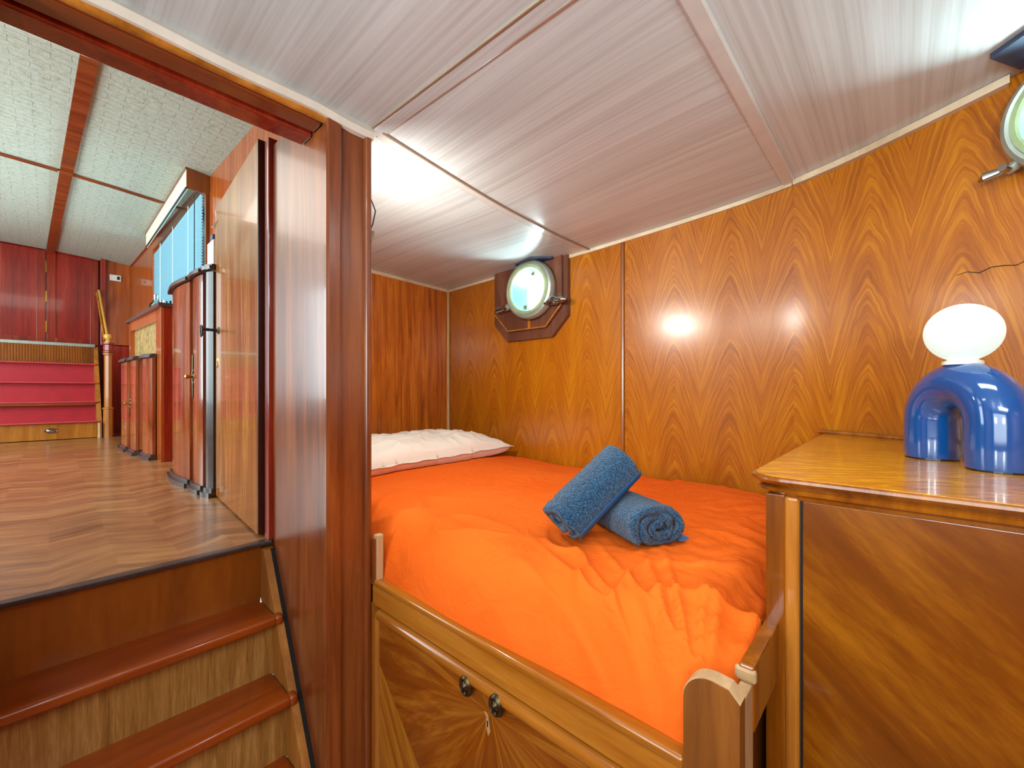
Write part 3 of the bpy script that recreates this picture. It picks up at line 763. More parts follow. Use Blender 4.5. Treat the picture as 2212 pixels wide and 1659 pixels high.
# ================================================================= SALOON FURNITURE
def serp(x0, x1, y0, amp, n=40, bulge=1.0):
    """serpentine front line between x0 and x1"""
    out = []
    for i in range(n+1):
        t = i/n
        y = y0 - amp*math.sin(math.pi*t)**2*bulge + amp*0.35*math.sin(3*math.pi*t)
        out.append((x0+(x1-x0)*t, y))
    return out
def cab(x0, x1, yf, yback, z0, z1, name, label, loc, sections, colw):
    c = thing(name, label, 'cabinet', loc)
    # front profile: each section convex, sections meet in a valley
    def front(off=0.0, lift=0.0):
        pts = []
        for (a, b_, amp, yy) in sections:
            n = 14
            for i in range(n+1):
                t = i/n; pts.append((a+(b_-a)*t, yy-amp*math.sin(math.pi*t)-off))
        pts[0] = (pts[0][0]-off, pts[0][1]); pts[-1] = (pts[-1][0]+off, pts[-1][1])
        return pts
    f0 = front()
    obj('body', B().prism([(x0+0.01, yback)]+[(p[0], p[1]+0.035) for p in f0]+[(x1-0.01, yback)], 'z', z0+0.06, z1-0.05), 'cabwood', c, smooth=True, angle=30)
    for k, (a, b_, amp, yy) in enumerate(sections):
        n = 14
        fr = [(a+0.004+(b_-a-0.008)*i/n, yy-amp*math.sin(math.pi*i/n)) for i in range(n+1)]
        bk = [(p[0], p[1]+0.03) for p in fr][::-1]
        nm = 'door' if k < 2 else 'column'
        dd = obj(nm, B().prism(fr+bk, 'z', z0+0.075, z1-0.06), 'cabdark' if (k == 2 and colw) else 'cabwood', c, smooth=True, angle=50)
        if k == 1:
            xx = a+(b_-a)*0.32; yyy = yy-amp*math.sin(math.pi*0.32); zz = z0+(z1-z0)*0.52
            es = B()
            for q in range(7):
                zq = zz+(q-3)*0.055; rr = 0.034*(1-abs(q-3)/4.5)
                es.lathe([(0, 0.014), (rr*0.7, 0.012), (rr, 0)], (xx, yyy+0.004, zq), (0, -1, 0), 8)
            es.tube([(xx, yyy-0.004, zz-0.2), (xx+0.01, yyy-0.006, zz-0.1), (xx-0.01, yyy-0.006, zz), (xx+0.01, yyy-0.006, zz+0.1), (xx, yyy-0.004, zz+0.2)], 0.006, 5)
            e1 = obj('escutcheon', es, 'bronze', dd, smooth=True)
            obj('key', B().lathe([(0, 0), (0.012, 0), (0.012, 0.03), (0.02, 0.04), (0.022, 0.06), (0.01, 0.066), (0, 0.07)], (xx, yyy, zz), (0, -1, 0), 12), 'brass', dd, smooth=True)
    ft = front(0.035); fb = front(0.045); fb2 = front(0.02)
    obj('top', B().prism([(x0-0.02, yback)]+ft+[(x1+0.02, yback)], 'z', z1-0.05, z1-0.018).prism([(x0-0.01, yback)]+front(0.015)+[(x1+0.01, yback)], 'z', z1-0.018, z1), 'cabdark', c, smooth=True, angle=50)
    obj('plinth', B().prism([(x0-0.02, yback)]+fb+[(x1+0.02, yback)], 'z', z0, z0+0.04).prism([(x0-0.01, yback)]+fb2+[(x1+0.01, yback)], 'z', z0+0.04, z0+0.075), 'cabdark', c, smooth=True, angle=50)
    return c
cab(-5.83, -4.42, 0.93, 1.30, SF, 1.10, 'wavy_cabinet', 'tall serpentine-front cabinet with carved key plate standing behind the open door', (-5.1, 1.1, SF),
    [(-5.83, -4.98, 0.035, 0.905), (-4.98, -4.57, 0.02, 0.925), (-4.57, -4.40, 0.035, 0.965)], True)
cab(-9.35, -7.33, 0.86, 0.970, SF, 0.50, 'low_wavy_cabinet', 'low curved cabinet with three bowed sections standing before the wooden niche', (-8.3, 0.9, SF),
    [(-9.35, -8.62, 0.025, 0.80), (-8.62, -8.0, 0.025, 0.835), (-8.0, -7.33, 0.06, 0.93)], False)
# niche / mantel
mt = thing('niche_surround', 'orange-red wooden surround with a marbled gold niche under the window', 'surround', (-8.1, 1.15, SF))
obj('side_panel', B().box(-7.19, -7.02, 1.0, 1.36, SF, 1.09, 0.004), 'redframe', mt)
obj('side_panel', B().box(-9.2, -9.02, 0.99, 1.30, SF, 0.51).box(-9.2, -9.02, 0.88, 1.30, 0.51, 1.09), 'orangewood', mt)
obj('lintel', B().prism([(-9.02, 0.884), (-7.4, 0.975), (-7.4, 1.06), (-9.02, 1.0)], 'z', 0.95, 1.09), 'orangewood', mt)
obj('stile', B().box(-7.4, -7.03, 0.976, 1.0, SF, 1.09, 0.002), 'orangewood', mt)
obj('back', B().prism([(-9.02, 0.93), (-7.19, 1.03), (-7.19, 1.06), (-9.02, 0.96)], 'z', 0.51, 0.95), 'gold', mt)
obj('top', B().prism([(-9.28, 0.84), (-6.97, 0.945), (-6.97, 1.34), (-9.28, 1.30)], 'z', 1.09, 1.135), 'cabdark', mt)
# glassware on the niche top
v = thing('glass_decanter', 'tall clear glass decanter on the niche top below the blind', 'decanter', (-8.35, 1.10, 1.135))
obj('body', B().lathe([(0.0, 0.004), (0.07, 0.0), (0.078, 0.02), (0.078, 0.17), (0.05, 0.21), (0.03, 0.24), (0.034, 0.27), (0.028, 0.27), (0.024, 0.24), (0.044, 0.205), (0.07, 0.165), (0.07, 0.02), (0, 0.012)], (-8.35, 1.10, 1.136), seg=16), 'glass', v, smooth=True)
obj('stopper', B().lathe([(0, 0), (0.02, 0.0), (0.022, 0.02), (0.03, 0.045), (0.02, 0.07), (0, 0.075)], (-8.35, 1.10, 1.405), seg=12), 'chrome', v, smooth=True)
for k, x in enumerate((-8.1, -7.85, -7.6, -7.35)):
    lab = ['first clear tumbler beside the decanter', 'second clear tumbler from the decanter', 'third clear tumbler from the decanter', 'clear tumbler nearest the tall wavy cabinet'][k]
    r = 0.05+0.006*(k % 2); hgt = 0.09+0.015*(k % 3)
    tag(obj('tumbler', B().lathe([(0, 0.004), (r*0.8, 0), (r, hgt), (r-0.006, hgt), (r*0.72, 0.012), (0, 0.012)], (x, 1.08, 1.136), seg=14), 'chrome' if k == 1 else 'glass', loc=(x, 1.08, 1.136), smooth=True), lab, 'glass', 'glassware on the niche top')
# speaker box on the tall cabinet
t = thing('small_speaker', 'small pale grey speaker box with dark front on the tall wavy cabinet', 'speaker', (-4.75, 1.1, 1.10))
obj('body', B().box(-4.88, -4.66, 1.02, 1.2, 1.10, 1.40, 0.01), 'white', t)
obj('grille', B().box(-4.98, -4.885, 1.06, 1.14, 1.10, 1.52, 0.02), 'notch', t)
# switch
t = thing('light_switch', 'white rectangular light switch on the orange far wall', 'switch', (-12.8, 1.0, 2.48))
obj('plate', B().box(-12.8, -12.775, 0.90, 1.09, 2.43, 2.56, 0.006), 'white', t)
obj('button', B().box(-12.775, -12.76, 1.02, 1.06, 2.46, 2.53, 0.003), 'iron', t)

# ---- red stairs
st = thing('saloon_stairs', 'red carpeted stairs with a drawer at the foot at the far end of the saloon', 'stairs', (-12.2, -0.2, SF))
Z = [-0.576, -0.20, 0.18, 0.57]; XN = [-11.60, -11.86, -12.12, -12.38]
yl, yr = -1.6, 0.64
obj('drawer', B().box(-11.75, -11.66, yl, yr, SF+0.01, -0.60, 0.004), 'oak', st)
dw = [o for o in st.children if o.name.startswith('drawer')][0]
hb = B().lathe([(0.0, 0.012), (0.03, 0.012), (0.045, 0.0), (0.055, 0.02), (0.062, 0.0)], (-11.66, 0.03, -0.735), (1, 0, 0), 20)
hb.xf(Matrix.Translation((0, 0.03, -0.735))@Matrix.Diagonal((1, 1.5, 0.75, 1))@Matrix.Translation((0, -0.03, 0.735)))
obj('handle', hb, 'chrome', dw, smooth=True)
for k in range(4):
    x1 = XN[k]; xb = (XN[k+1]-0.15) if k < 3 else -12.68
    obj('tread', B().box(xb-0.02, x1, yl, yr+0.05, Z[k]-0.028, Z[k], 0.012, 3), 'rednose', st)
    obj('nosing', B().box(x1-0.08, x1-0.012, yl, yr+0.02, Z[k]-0.075, Z[k]-0.03, 0.008), 'maho_h', st) if k == 1 else None
    top = Z[k+1]-0.028 if k < 3 else 0.93
    obj('riser', B().box(xb-0.03, xb, yl, yr, Z[k], top), 'red' if k < 3 else 'oak', st)
# reeded riser under the platform: slats
b = B()
for k in range(60): b.tube([(-12.68, yl+0.02+k*0.038, 0.575), (-12.68, yl+0.02+k*0.038, 0.93)], 0.016, 6)
rd = obj('reeding', b, 'riser_dark', st, smooth=True); rd['kind'] = 'stuff'
obj('landing', B().box(-12.97, -12.66, yl, yr+0.03, 0.93, 0.995, 0.008), 'steel', st)
b = B().prism([(-11.62, SF), (-11.62, -0.62), (-12.70, 0.95), (-12.86, 0.95), (-12.4, -0.2), (-11.9, SF)], 'y', yr, yr+0.07)
obj('stringer', b, 'oak', st)
obj('bracket', B().lathe([(0, 0), (0.03, 0), (0.035, 0.02), (0.03, 0.1), (0.03, 0.12), (0.03, 0.3), (0, 0.3)], (-11.57, 0.675, SF), seg=6), 'paleraw', st)
# newel
nw = thing('newel_post', 'octagonal wooden newel post with golden ball finial at the red stairs', 'post', (-11.62, 0.80, SF))
obj('shaft', B().lathe([(0, 0), (0.075, 0.0), (0.075, 0.55), (0.088, 0.56), (0.088, 0.585), (0.06, 0.6), (0.06, 1.62), (0.08, 1.64), (0.08, 1.66), (0.068, 1.67)], (-11.62, 0.80, SF), seg=8), 'oak', nw)
obj('capital', B().lathe([(0.05, 1.67), (0.085, 1.68), (0.085, 1.70), (0.07, 1.72), (0.07, 1.83), (0.09, 1.85), (0.09, 1.88), (0, 1.89)], (-11.62, 0.80, SF), seg=8), 'redframe', nw)
obj('finial', B().lathe([(0, 1.88), (0.05, 1.885), (0.045, 1.91), (0.03, 1.93), (0.06, 1.96), (0.07, 2.0), (0.055, 2.04), (0, 2.06)], (-11.62, 0.80, SF), seg=18), 'golden', nw, smooth=True)
obj('handrail', B().tube([(-11.66, 0.79, 1.1), (-12.70, 0.73, 2.16)], 0.022, 8), 'golden', nw)
obj('handrail', B().tube([(-11.66, 0.75, 1.0), (-12.70, 0.70, 2.10)], 0.02, 8), 'oak', nw)

# ================================================================= COMPANION STEPS
cs = thing('cabin_steps', 'steep brown wooden steps with red-brown treads leading down from the saloon floor', 'stairs', (-2.5, 0.38, FZ))
tz = [-1.267, -1.617, -1.967, -2.317]; tx = [-2.60, -2.39, -2.18, -1.97]; rx = [-2.88, -2.67, -2.46, -2.25, -2.04]
for k in range(4):
    b = B().box(rx[k]-0.02, tx[k]+0.01, -0.29, 0.872, tz[k]-0.055, tz[k], 0.018, 4)
    tr = obj('tread', b, 'tread', cs, smooth=True, angle=40)
    # the nosing runs on over the stringer
    obj('nosing_end', B().box(tx[k]-0.055, tx[k]+0.012, 0.86, 0.905, tz[k]-0.055, tz[k], 0.018, 4), 'tread', tr, smooth=True, angle=40)
for k in range(5):
    z1 = SF-0.018 if k == 0 else tz[k-1]-0.05
    z0 = tz[k]-0.01 if k < 4 else FZ
    obj('riser', B().box(rx[k]-0.03, rx[k], -0.29, 0.873, z0, z1), 'riser_dark' if k == 0 else 'riser', cs)
def stringer(y0, y1):
    # front edge runs parallel to the nosings, just behind them
    s = (tz[1]-tz[0])/(tx[1]-tx[0])
    def ex(z, o): return tx[0]-0.045+(z-tz[0])/s+o
    zt = SF-0.045
    return B().prism([(ex(zt, 0), zt), (ex(FZ, 0), FZ), (ex(FZ, -0.36), FZ), (ex(zt, -0.2), zt)], 'y', y0, y1)
obj('stringer', stringer(0.873, 0.912), 'oak_matte', cs)
obj('gap_shade_strip', stringer(0.9125, 0.934), 'black', cs)  # solid black strip in place of the shade beside the stringer
# trim plate where the steps meet the saloon floor
obj('floor_edge', B().box(-2.9, -2.84, 0.87, 0.93, SF-0.05, SF-0.04), 'oak_matte', cs)

# ================================================================= BERTH
bed = thing('berth', 'built-in wooden berth with walnut front panel and low side rail', 'bed', (-2.2, 2.3, FZ))
RY = 1.165
rail = obj('side_rail', B().box(-2.10, -0.437, RY, 1.222, -1.035, -1.0, 0.012, 3), 'oak_x', bed, smooth=True)
obj('rail_face', B().box(-2.10, -0.30, RY+0.012, 1.21, -1.142, -1.03, 0.003), 'oak_x', bed)
# front panel: framed starburst veneer
fp_ = obj('front_panel', B().box(-2.05, -0.20, RY+0.016, RY+0.04, FZ+0.15, -1.15), 'starburst', bed, loc=(-1.20, RY, -1.27))
obj('panel_moulding', B().tube([(-2.03, RY+0.02, -1.178), (-1.2, RY+0.018, -1.178), (-0.21, RY+0.02, -1.178)], 0.030, 14), 'oak_x', fp_, smooth=True)
obj('panel_moulding', B().tube([(-2.055, RY+0.02, FZ+0.15), (-2.055, RY+0.02, -1.2), (-2.045, RY+0.02, -1.178), (-2.02, RY+0.02, -1.172)], 0.022, 12), 'oak', fp_, smooth=True)
obj('kick_board', B().box(-2.09, -0.2, RY+0.02, 1.21, FZ, FZ+0.15), 'brown_v', bed)
obj('corner_strip', B().box(-2.095, -2.072, RY+0.004, 1.21, FZ, -1.13), 'oak', bed)
for (x, z) in ((-1.32, -1.208), (-1.146, -1.202)):
    e = obj('lock_plate', B().lathe([(0, 0.016), (0.006, 0.02), (0.011, 0.012), (0.018, 0.008), (0.026, 0.014), (0.033, 0.010), (0.038, 0.0)], (x, RY-0.006, z), (0, -1, 0), 24).xf(
        Matrix.Translation((0, 0, z))@Matrix.Diagonal((1, 1, 1.15, 1))@Matrix.Translation((0, 0, -z))), 'bronze', fp_, smooth=True)
    obj('keyhole', B().box(x-0.004, x+0.004, RY-0.03, RY-0.014, z-0.018, z+0.002, 0.002), 'iron', e)
b = B().prism([(-1.235, -1.28), (-1.215, -1.285), (-1.208, -1.31), (-1.2, -1.345), (-1.212, -1.37), (-1.225, -1.33), (-1.222, -1.30)], 'y', RY+0.0145, RY+0.0165)
obj('keyhole_scar', b, 'paleraw', fp_)
obj('keyhole_scar', B().box(-1.219, -1.212, RY+0.0135, RY+0.0168, -1.335, -1.31, 0.001), 'black', fp_)
# base box, hidden sides
obj('base', B().box(-4.40, -0.36, 1.23, 3.4, -1.6, -1.10), 'brown_v', bed)
# foot post with rounded shoulder
pts = [(-0.437, FZ), (-0.437, -0.83)]
for k in range(9):
    q = math.pi - k*math.pi/2/8; pts.append((-0.367+0.07*math.cos(q), -0.825+0.072*math.sin(q)))
pts += [(-0.325, -0.757), (-0.298, -0.785), (-0.298, FZ)]
fpst = obj('foot_post', B().prism(pts, 'y', RY-0.004, RY+0.045), 'footwood', bed)
tp = pts[2:13]
tn = [(min(p[0]+0.006, -0.302), p[1]-0.010) for p in tp]
obj('post_edge', B().prism([(p[0]-(0.002 if p[0] < -0.367 else -0.001), p[1]+0.003) for p in tp]+tn[::-1], 'y', RY, RY+0.0455), 'paleraw', fpst)
obj('foot_rail', B().box(-0.335, -0.296, 1.29, 1.62, -0.93, -0.75, 0.006), 'brown_v', bed)
obj('foot_rail', B().box(-0.330, -0.300, 1.20, 1.30, -1.6, -0.795, 0.004), 'paleraw', bed)
obj('tenon', B().box(-0.345, -0.290, 1.285, 1.305, -0.795, -0.758, 0.008), 'paleraw', bed)
obj('foot_board', B().box(-0.40, -0.375, 1.21, 1.62, FZ, -0.93), 'voiddark', bed)  # coloured dark to paint the shaded void below the foot rail
# head stub beside the partition post
obj('head_stub', B().box(-2.088, -2.048, 1.176, 1.215, -1.02, -0.765, 0.006), 'paleraw', bed)
obj('head_stub', B().box(-2.088, -2.06, RY, 1.178, -1.02, -0.785, 0.003), 'maho', bed)
# mattress

# ---- duvet
def duvet_f(u, v):
    # u along X (head to foot), v across (near to wall) ; edges roll down
    X0, X1 = -4.385, -0.345
    x = X0+(X1-X0)*u
    Y0, Y1 = 1.205, yw(min(x, -0.5))-0.012
    vv = v
    y = Y0+(Y1-Y0)*vv
    # base height
    zb = -0.715 + 0.018*math.sin(u*3.2+0.4) - 0.03*max(0, (v-0.75)/0.25)*(1 if u < 0.75 else 0.3)
    # near edge shoulder
    e = (y-Y0)/0.26
    if e < 1: zb = -1.05 + (zb+1.05)*(max(0, 1-(1-e)**2.3))**0.62
    # far edge tuck
    e = (Y1-y)/0.10
    if e < 1: zb -= 0.05*(1-e)**2
    # foot edge roll
    e = (X1-x)/0.22
    if e < 1: zb -= 0.10*(1-e)**2.2
    e = (x-X0)/0.2
    if e < 1: zb -= 0.1*(1-e)**2
    p = Vector((x, y, 0))
    # wrinkles
    n1 = noise.noise(Vector((x*1.4, y*1.4, 3.1)))*0.018
    near = max(0, 1-(y-Y0)/0.75); foot = max(0, 1-(X1-x)/0.9)
    w = noise.noise(Vector((x*2.0+7, y*2.0, 1.7)))
    rd = 1-abs(noise.noise(Vector((x*2.6+w*0.9, y*3.2-x*1.4, 5.5))))*2.4
    r1 = max(0, rd)**3*0.030
    # radial folds running to the near foot corner
    dx, dy = x+0.38, y-1.1; ang = math.atan2(dy, -dx); rr = math.hypot(dx, dy)
    rd2 = 1-abs(noise.noise(Vector((ang*6.5, rr*0.9, 9.2))))*2.6
    r2 = max(0, rd2)**2.2*0.048*math.exp(-(rr/0.70)**2)*min(1, rr*3)
    c = noise.noise(Vector((x*11, y*11, 2)))*0.009*foot + (1-abs(noise.noise(Vector((x*9+y*5, y*8, 14))))*3)*0.006*foot*(1-near)**0.5 + noise.noise(Vector((x*23, y*19, 4)))*0.003*foot
    z = zb+n1+r1*(0.12+near*1.0+foot*0.6)+r2+c
    # edge bulge outwards over the rail
    if e is not None:
        b_ = max(0, 1-(y-Y0)/0.2); y2 = y - 0.012*b_*math.sin(x*4+1)
    else: y2 = y
    # sag under the towels
    z -= 0.012*math.exp(-(((x+1.05)/0.35)**2+((y-1.9)/0.3)**2))
    return (x, y2, z)
def duvet():
    nu, nv = 300, 200
    def f(u, v):
        v2 = v**1.7 if v < 1 else 1
        return duvet_f(u, v2)
    b = B().grid(f, nu, nv)
    return b
tag(obj('duvet', duvet(), 'duvet', loc=(-2.3, 2.3, -0.9), smooth=True, angle=None), 'wrinkled bright orange duvet covering the whole berth', 'duvet')

def bedz(x, y): 
    X0, X1 = -4.385, -0.345; u = (x-X0)/(X1-X0); Y1 = yw(min(x, -0.5))-0.012
    return duvet_f(u, (y-1.205)/(Y1-1.205))[2]

# ---- pillow
def pillow():
    cx, cy = -3.73, 2.45; hx, hy = 0.57, 0.98
    b = B()
    def side(sgn):
        def f(u, v):
            a, c = 2*u-1, 2*v-1
            k = max(0, (1-abs(a)**2.6))*max(0, (1-abs(c)**3.0))
            th = k**0.5
            px = a*(1-0.05*(1-c*c)); py = c*(1-0.035*(1-a*a))
            x = cx+px*hx; y = cy+py*hy
            wr = noise.noise(Vector((x*4, y*4, 1)))*0.02 + max(0, 1-abs(noise.noise(Vector((x*7+y*3, y*3.5-x*2, 6))))*3)**2*0.022
            base = bedz(max(-4.3, x), y)
            lift = 0.035+0.05*max(0, c)**2*max(0, a)+0.035*max(0, a)
            mid = base+lift+0.09*th
            if sgn > 0: z = mid+(0.145+wr*1.2)*th
            else: z = max(base+0.006, mid-0.2*max(0, k)**0.28)
            z += 0.004*noise.noise(Vector((x*20, y*20, 0)))
            return (x, y, z)
        return f
    b.grid(side(1), 70, 90); b.grid(side(-1), 70, 90)
    # flange
    def fl(u, v):
        t = u*2*math.pi; ca, sa = math.cos(t), math.sin(t)
        m_ = max(abs(ca), abs(sa)); a, c = ca/m_, sa/m_
        px = a*(1-0.05*(1-c*c)); py = c*(1-0.035*(1-a*a))
        x = cx+px*(hx+0.03*v); y = cy+py*(hy+0.03*v)
        lift = 0.035+0.05*max(0, c)**2*max(0, a)+0.035*max(0, a)
        return (x, y, bedz(max(-4.3, x), min(3.5, y))+lift+0.004*math.sin(t*30)*v)
    b.grid(fl, 240, 2)
    bmesh.ops.remove_doubles(b.bm, verts=b.bm.verts, dist=0.0015)
    return b
tag(obj('pillow', pillow(), 'pillow', loc=(-3.78, 2.45, -0.7), smooth=True, angle=None), 'plump white pillow lying at the head of the orange duvet', 'pillow')

# ---- rolled towels
def towel(length, Rr, turns, flat, seed, nlen=70, sw=1.14, sh_=0.94):
    """rolled towel along local +X, centred, bottom at local z=0"""
    random.seed(seed)
    th = 0.036; pitch = (Rr-th*0.5-0.012)/turns
    n = int(turns*40); cl = []
    for i in range(n+1):
        q = i/40*2*math.pi; r = 0.012+pitch*(i/40)+0.0
        sq = 1.0
        x, z = math.cos(q)*r*sw*(1+0.05*math.sin(q*1.3+seed)), math.sin(q)*r*sh_*(1+0.05*math.sin(q*0.7+seed))
        cl.append(Vector((x, z)))
    # outline of the strip: outer side then inner side
    out, inn = [], []
    for i, p in enumerate(cl):
        t = (cl[min(i+1, n)]-cl[max(i-1, 0)]).normalized(); nn = Vector((t.y, -t.x))
        h = th*0.5*(1.0 if 1 < i < n-4 else 0.6)
        h *= 1+0.10*noise.noise(Vector((i*0.23, seed, 0)))
        out.append(p+nn*h); inn.append(p-nn*h)
    loop = out+inn[::-1]
    b = B(); rows = []
    zmin = min(p.y for p in loop)
    for k in range(nlen+1):
        t = k/nlen; x = (t-0.5)*length; ec = min(t, 1-t)*length
        rnd = min(1, ec/0.02)
        row = []
        for j, p in enumerate(loop):
            i_ = j if j < len(out) else len(loop)-1-j
            # end faces: inner layers bulge a little
            dx = (0.5-t)*2
            sh = noise.noise(Vector((i_*0.12, seed*3.1, t)))*0.03*abs(dx)
            pinch = 1-0.05*(1-rnd)
            z = p.y*pinch
            if z < zmin+flat: z = zmin+flat+(z-zmin-flat)*0.35
            d = 0.004*noise.noise(Vector((x*40, p.x*40, p.y*40+seed)))
            row.append(b.bm.verts.new((x+sh+0.0, p.x*pinch+d, z-zmin-flat*0.65+d)))
        rows.append(row)
    m_ = len(loop)
    for k in range(nlen):
        for j in range(m_): b.bm.faces.new((rows[k][j], rows[k][(j+1) % m_], rows[k+1][(j+1) % m_], rows[k+1][j]))
    # end caps as quads between out and inn
    for row in (rows[0], rows[-1]):
        for i in range(len(out)-1): b.bm.faces.new((row[i], row[i+1], row[m_-2-i], row[m_-1-i]))
    return b
def hem(length, Rr, a0, a1, w=0.0):
    b = B()
    def f(u, v):
        q = a0+(a1-a0)*v; r = Rr+0.004
        return ((u-0.5)*length*0.985, math.cos(q)*r*1.13, math.sin(q)*r*0.95)
    return b.grid(f, 30, 6, th=(0, 0, 0.004))

t2 = thing('rolled_towel', 'blue terry towel rolled up, spiral end facing right, lying flat on the duvet', 'towel', (-1.0, 1.93, bedz(-1.0, 1.93)), 'rolled blue towels on the bed')
m2 = Matrix.Translation((-1.005, 2.00, bedz(-1.0, 1.98)+0.006))@Matrix.Rotation(R(-30), 4, 'Z')
obj('roll', towel(0.44, 0.138, 2.6, 0.022, 2, sw=1.2, sh_=0.86).xf(m2), 'towel', t2, smooth=True, angle=None)
obj('border', B().grid(lambda u, v: ((u-0.5)*0.41, -0.125+0.05*v, 0.004+0.006*v), 20, 3, th=(0, 0, 0.008)).xf(m2@Matrix.Translation((0.01, 0.235, 0))), 'hem', t2, smooth=True)
t1 = thing('rolled_towel', 'blue terry towel rolled up with smooth woven border, leaning across the other towel', 'towel', (-1.25, 1.93, bedz(-1.25, 1.93)), 'rolled blue towels on the bed')
m1 = Matrix.Translation((-1.15, 1.82, -0.480))@Matrix.Rotation(R(70), 4, 'Z')@Matrix.Rotation(R(-35), 4, 'Y')@Matrix.Translation((0, 0, -0.12))
obj('roll', towel(0.45, 0.124, 2.75, 0.01, 5).xf(m1), 'towel', t1, smooth=True, angle=None)
obj('border', hem(0.45, 0.1245, R(196), R(236)).xf(m1@Matrix.Translation((0, 0, 0.107))), 'hem', t1, smooth=True)

# ================================================================= DRESSER
DX0, DX1, DY = -0.333, 1.35, 1.60
dr = thing('dresser', 'large varnished wooden dresser with overhanging moulded top in the right foreground', 'dresser', (0.4, 2.3, FZ))
def yback(x): return yw(x)-0.01
bk = [(x, yback(x)) for x in [DX1-(DX1-DX0)*k/12 for k in range(13)]]
obj('carcase', B().prism([(DX0+0.01, DY+0.03), (DX1, DY+0.03)]+[(x, min(y, 3.4)) for x, y in bk[:-1]]+[(DX0+0.01, 3.42)], 'z', FZ, -0.34), 'brown_v', dr)
obj('corner_post', B().box(DX0, DX0+0.055, DY, DY+0.05, FZ, -0.335, 0.004), 'brown_v', dr)
obj('corner_bead', B().box(DX0+0.052, DX0+0.094, DY-0.004, DY+0.04, FZ, -0.335, 0.012, 3), 'oak', dr)
obj('gap', B().box(DX0+0.094, DX0+0.101, DY+0.012, DY+0.03, FZ, -0.335), 'black', dr)
obj('door', B().box(DX0+0.101, DX1-0.02, DY+0.004, DY+0.032, FZ+0.12, -0.345, 0.004), 'dresserfront', dr)
def topout(o, r=0.10):
    x0, y0 = DX0-0.045-o, DY-0.035-o
    pts = []
    for k in range(9):
        q = math.pi+k*math.pi/2/8; pts.append((x0+r+r*math.cos(q), y0+r+r*math.sin(q)))
    pts += [(DX1+o, y0)]
    pts += [(x, yback(x)-0.002) for x in [DX1+o-(DX1+o-(DX0+0.1))*k/14 for k in range(15)]]
    pts += [(x0, yback(x0)-0.003)]
    return pts
prof = [(0.0, -0.274), (0.006, -0.278), (0.008, -0.286), (0.000, -0.296), (-0.012, -0.302), (-0.018, -0.308), (-0.010, -0.312), (-0.012, -0.324), (-0.030, -0.333), (-0.036, -0.345)]
b = B(); rings = [[b.bm.verts.new((p[0], p[1], z)) for p in topout(o)] for (o, z) in prof]
for r0, r1 in zip(rings, rings[1:]):
    for i in range(len(r0)): b.bm.faces.new((r0[i], r0[(i+1) % len(r0)], r1[(i+1) % len(r0)], r1[i]))
b.bm.faces.new(rings[0]); b.bm.faces.new(rings[-1][::-1])
obj('top', b, 'brown_v', dr, smooth=True, angle=35)
b = B().prism(topout(-0.004), 'z', -0.2745, -0.272)
obj('top_veneer', b, 'dressertop', dr)
pts = [(x, yback(x)-0.02, -0.262) for x in [-0.40+0.08*k for k in range(22)]]
obj('back_moulding', B().tube(pts, 0.014, 8), 'brown_v', dr, smooth=True)

# ---- table lamp
TZ = -0.271
lp = thing('table_lamp', 'blue glazed arch lamp with glowing white globe on the dresser', 'lamp', (0.165, 2.31, TZ))
LA = Vector((0.087, 2.42, 0)); LB = Vector((0.242, 2.19, 0)); mid = (LA+LB)/2; hr = (LB-LA).length/2; ld = (LB-LA).normalized()
rt_ = 0.086; leg = 0.155
path = [(*(LA[:2]), TZ+0.006), (*(LA[:2]), TZ+0.03), (*(LA[:2]), TZ+leg*0.6), (*(LA[:2]), TZ+leg)]
rads = [rt_*0.965, rt_, rt_, rt_]
for k in range(1, 24):
    q = math.pi*k/24; p = mid-ld*(hr*math.cos(q)); path.append((p.x, p.y, TZ+leg+hr*math.sin(q))); rads.append(rt_)
path += [(*(LB[:2]), TZ+leg), (*(LB[:2]), TZ+leg*0.6), (*(LB[:2]), TZ+0.03), (*(LB[:2]), TZ+0.006)]
rads += [rt_, rt_, rt_, rt_*0.965]
obj('arch_base', B().tube(path, rads, 36), 'ceramic', lp, smooth=True)
for p in (LA, LB): obj('foot_pad', B().lathe([(0, 0), (rt_*0.93, 0), (rt_*0.93, 0.008), (0, 0.008)], (p.x, p.y, TZ), seg=24), 'iron', lp)
zt = TZ+leg+hr+rt_
obj('collar', B().lathe([(0, -0.012), (0.056, -0.010), (0.056, 0.002), (0.044, 0.006), (0.04, 0.012), (0, 0.012)], (mid.x, mid.y, zt), seg=28), 'white', lp, smooth=True)
Rs = 0.107
obj('globe', B().lathe([(0.0001 if k in (0, 32) else Rs*math.sin(math.pi*k/32), -Rs*math.cos(math.pi*k/32)) for k in range(33)], (mid.x, mid.y, zt+Rs+0.002), seg=48), 'shade', lp, smooth=True)
pts = [(mid.x+0.10, mid.y+0.10, TZ+0.22), (mid.x+0.06, mid.y+0.12, TZ+0.16), (mid.x+0.035, mid.y+0.13, TZ+0.06), (mid.x+0.045, mid.y+0.14, TZ+0.01), (mid.x+0.08, mid.y+0.15, TZ+0.03), (mid.x+0.07, mid.y+0.16, TZ+0.10), (mid.x+0.05, mid.y+0.2, TZ+0.15)]
obj('cord', B().tube(pts, 0.004, 6), 'cord', lp, smooth=True)

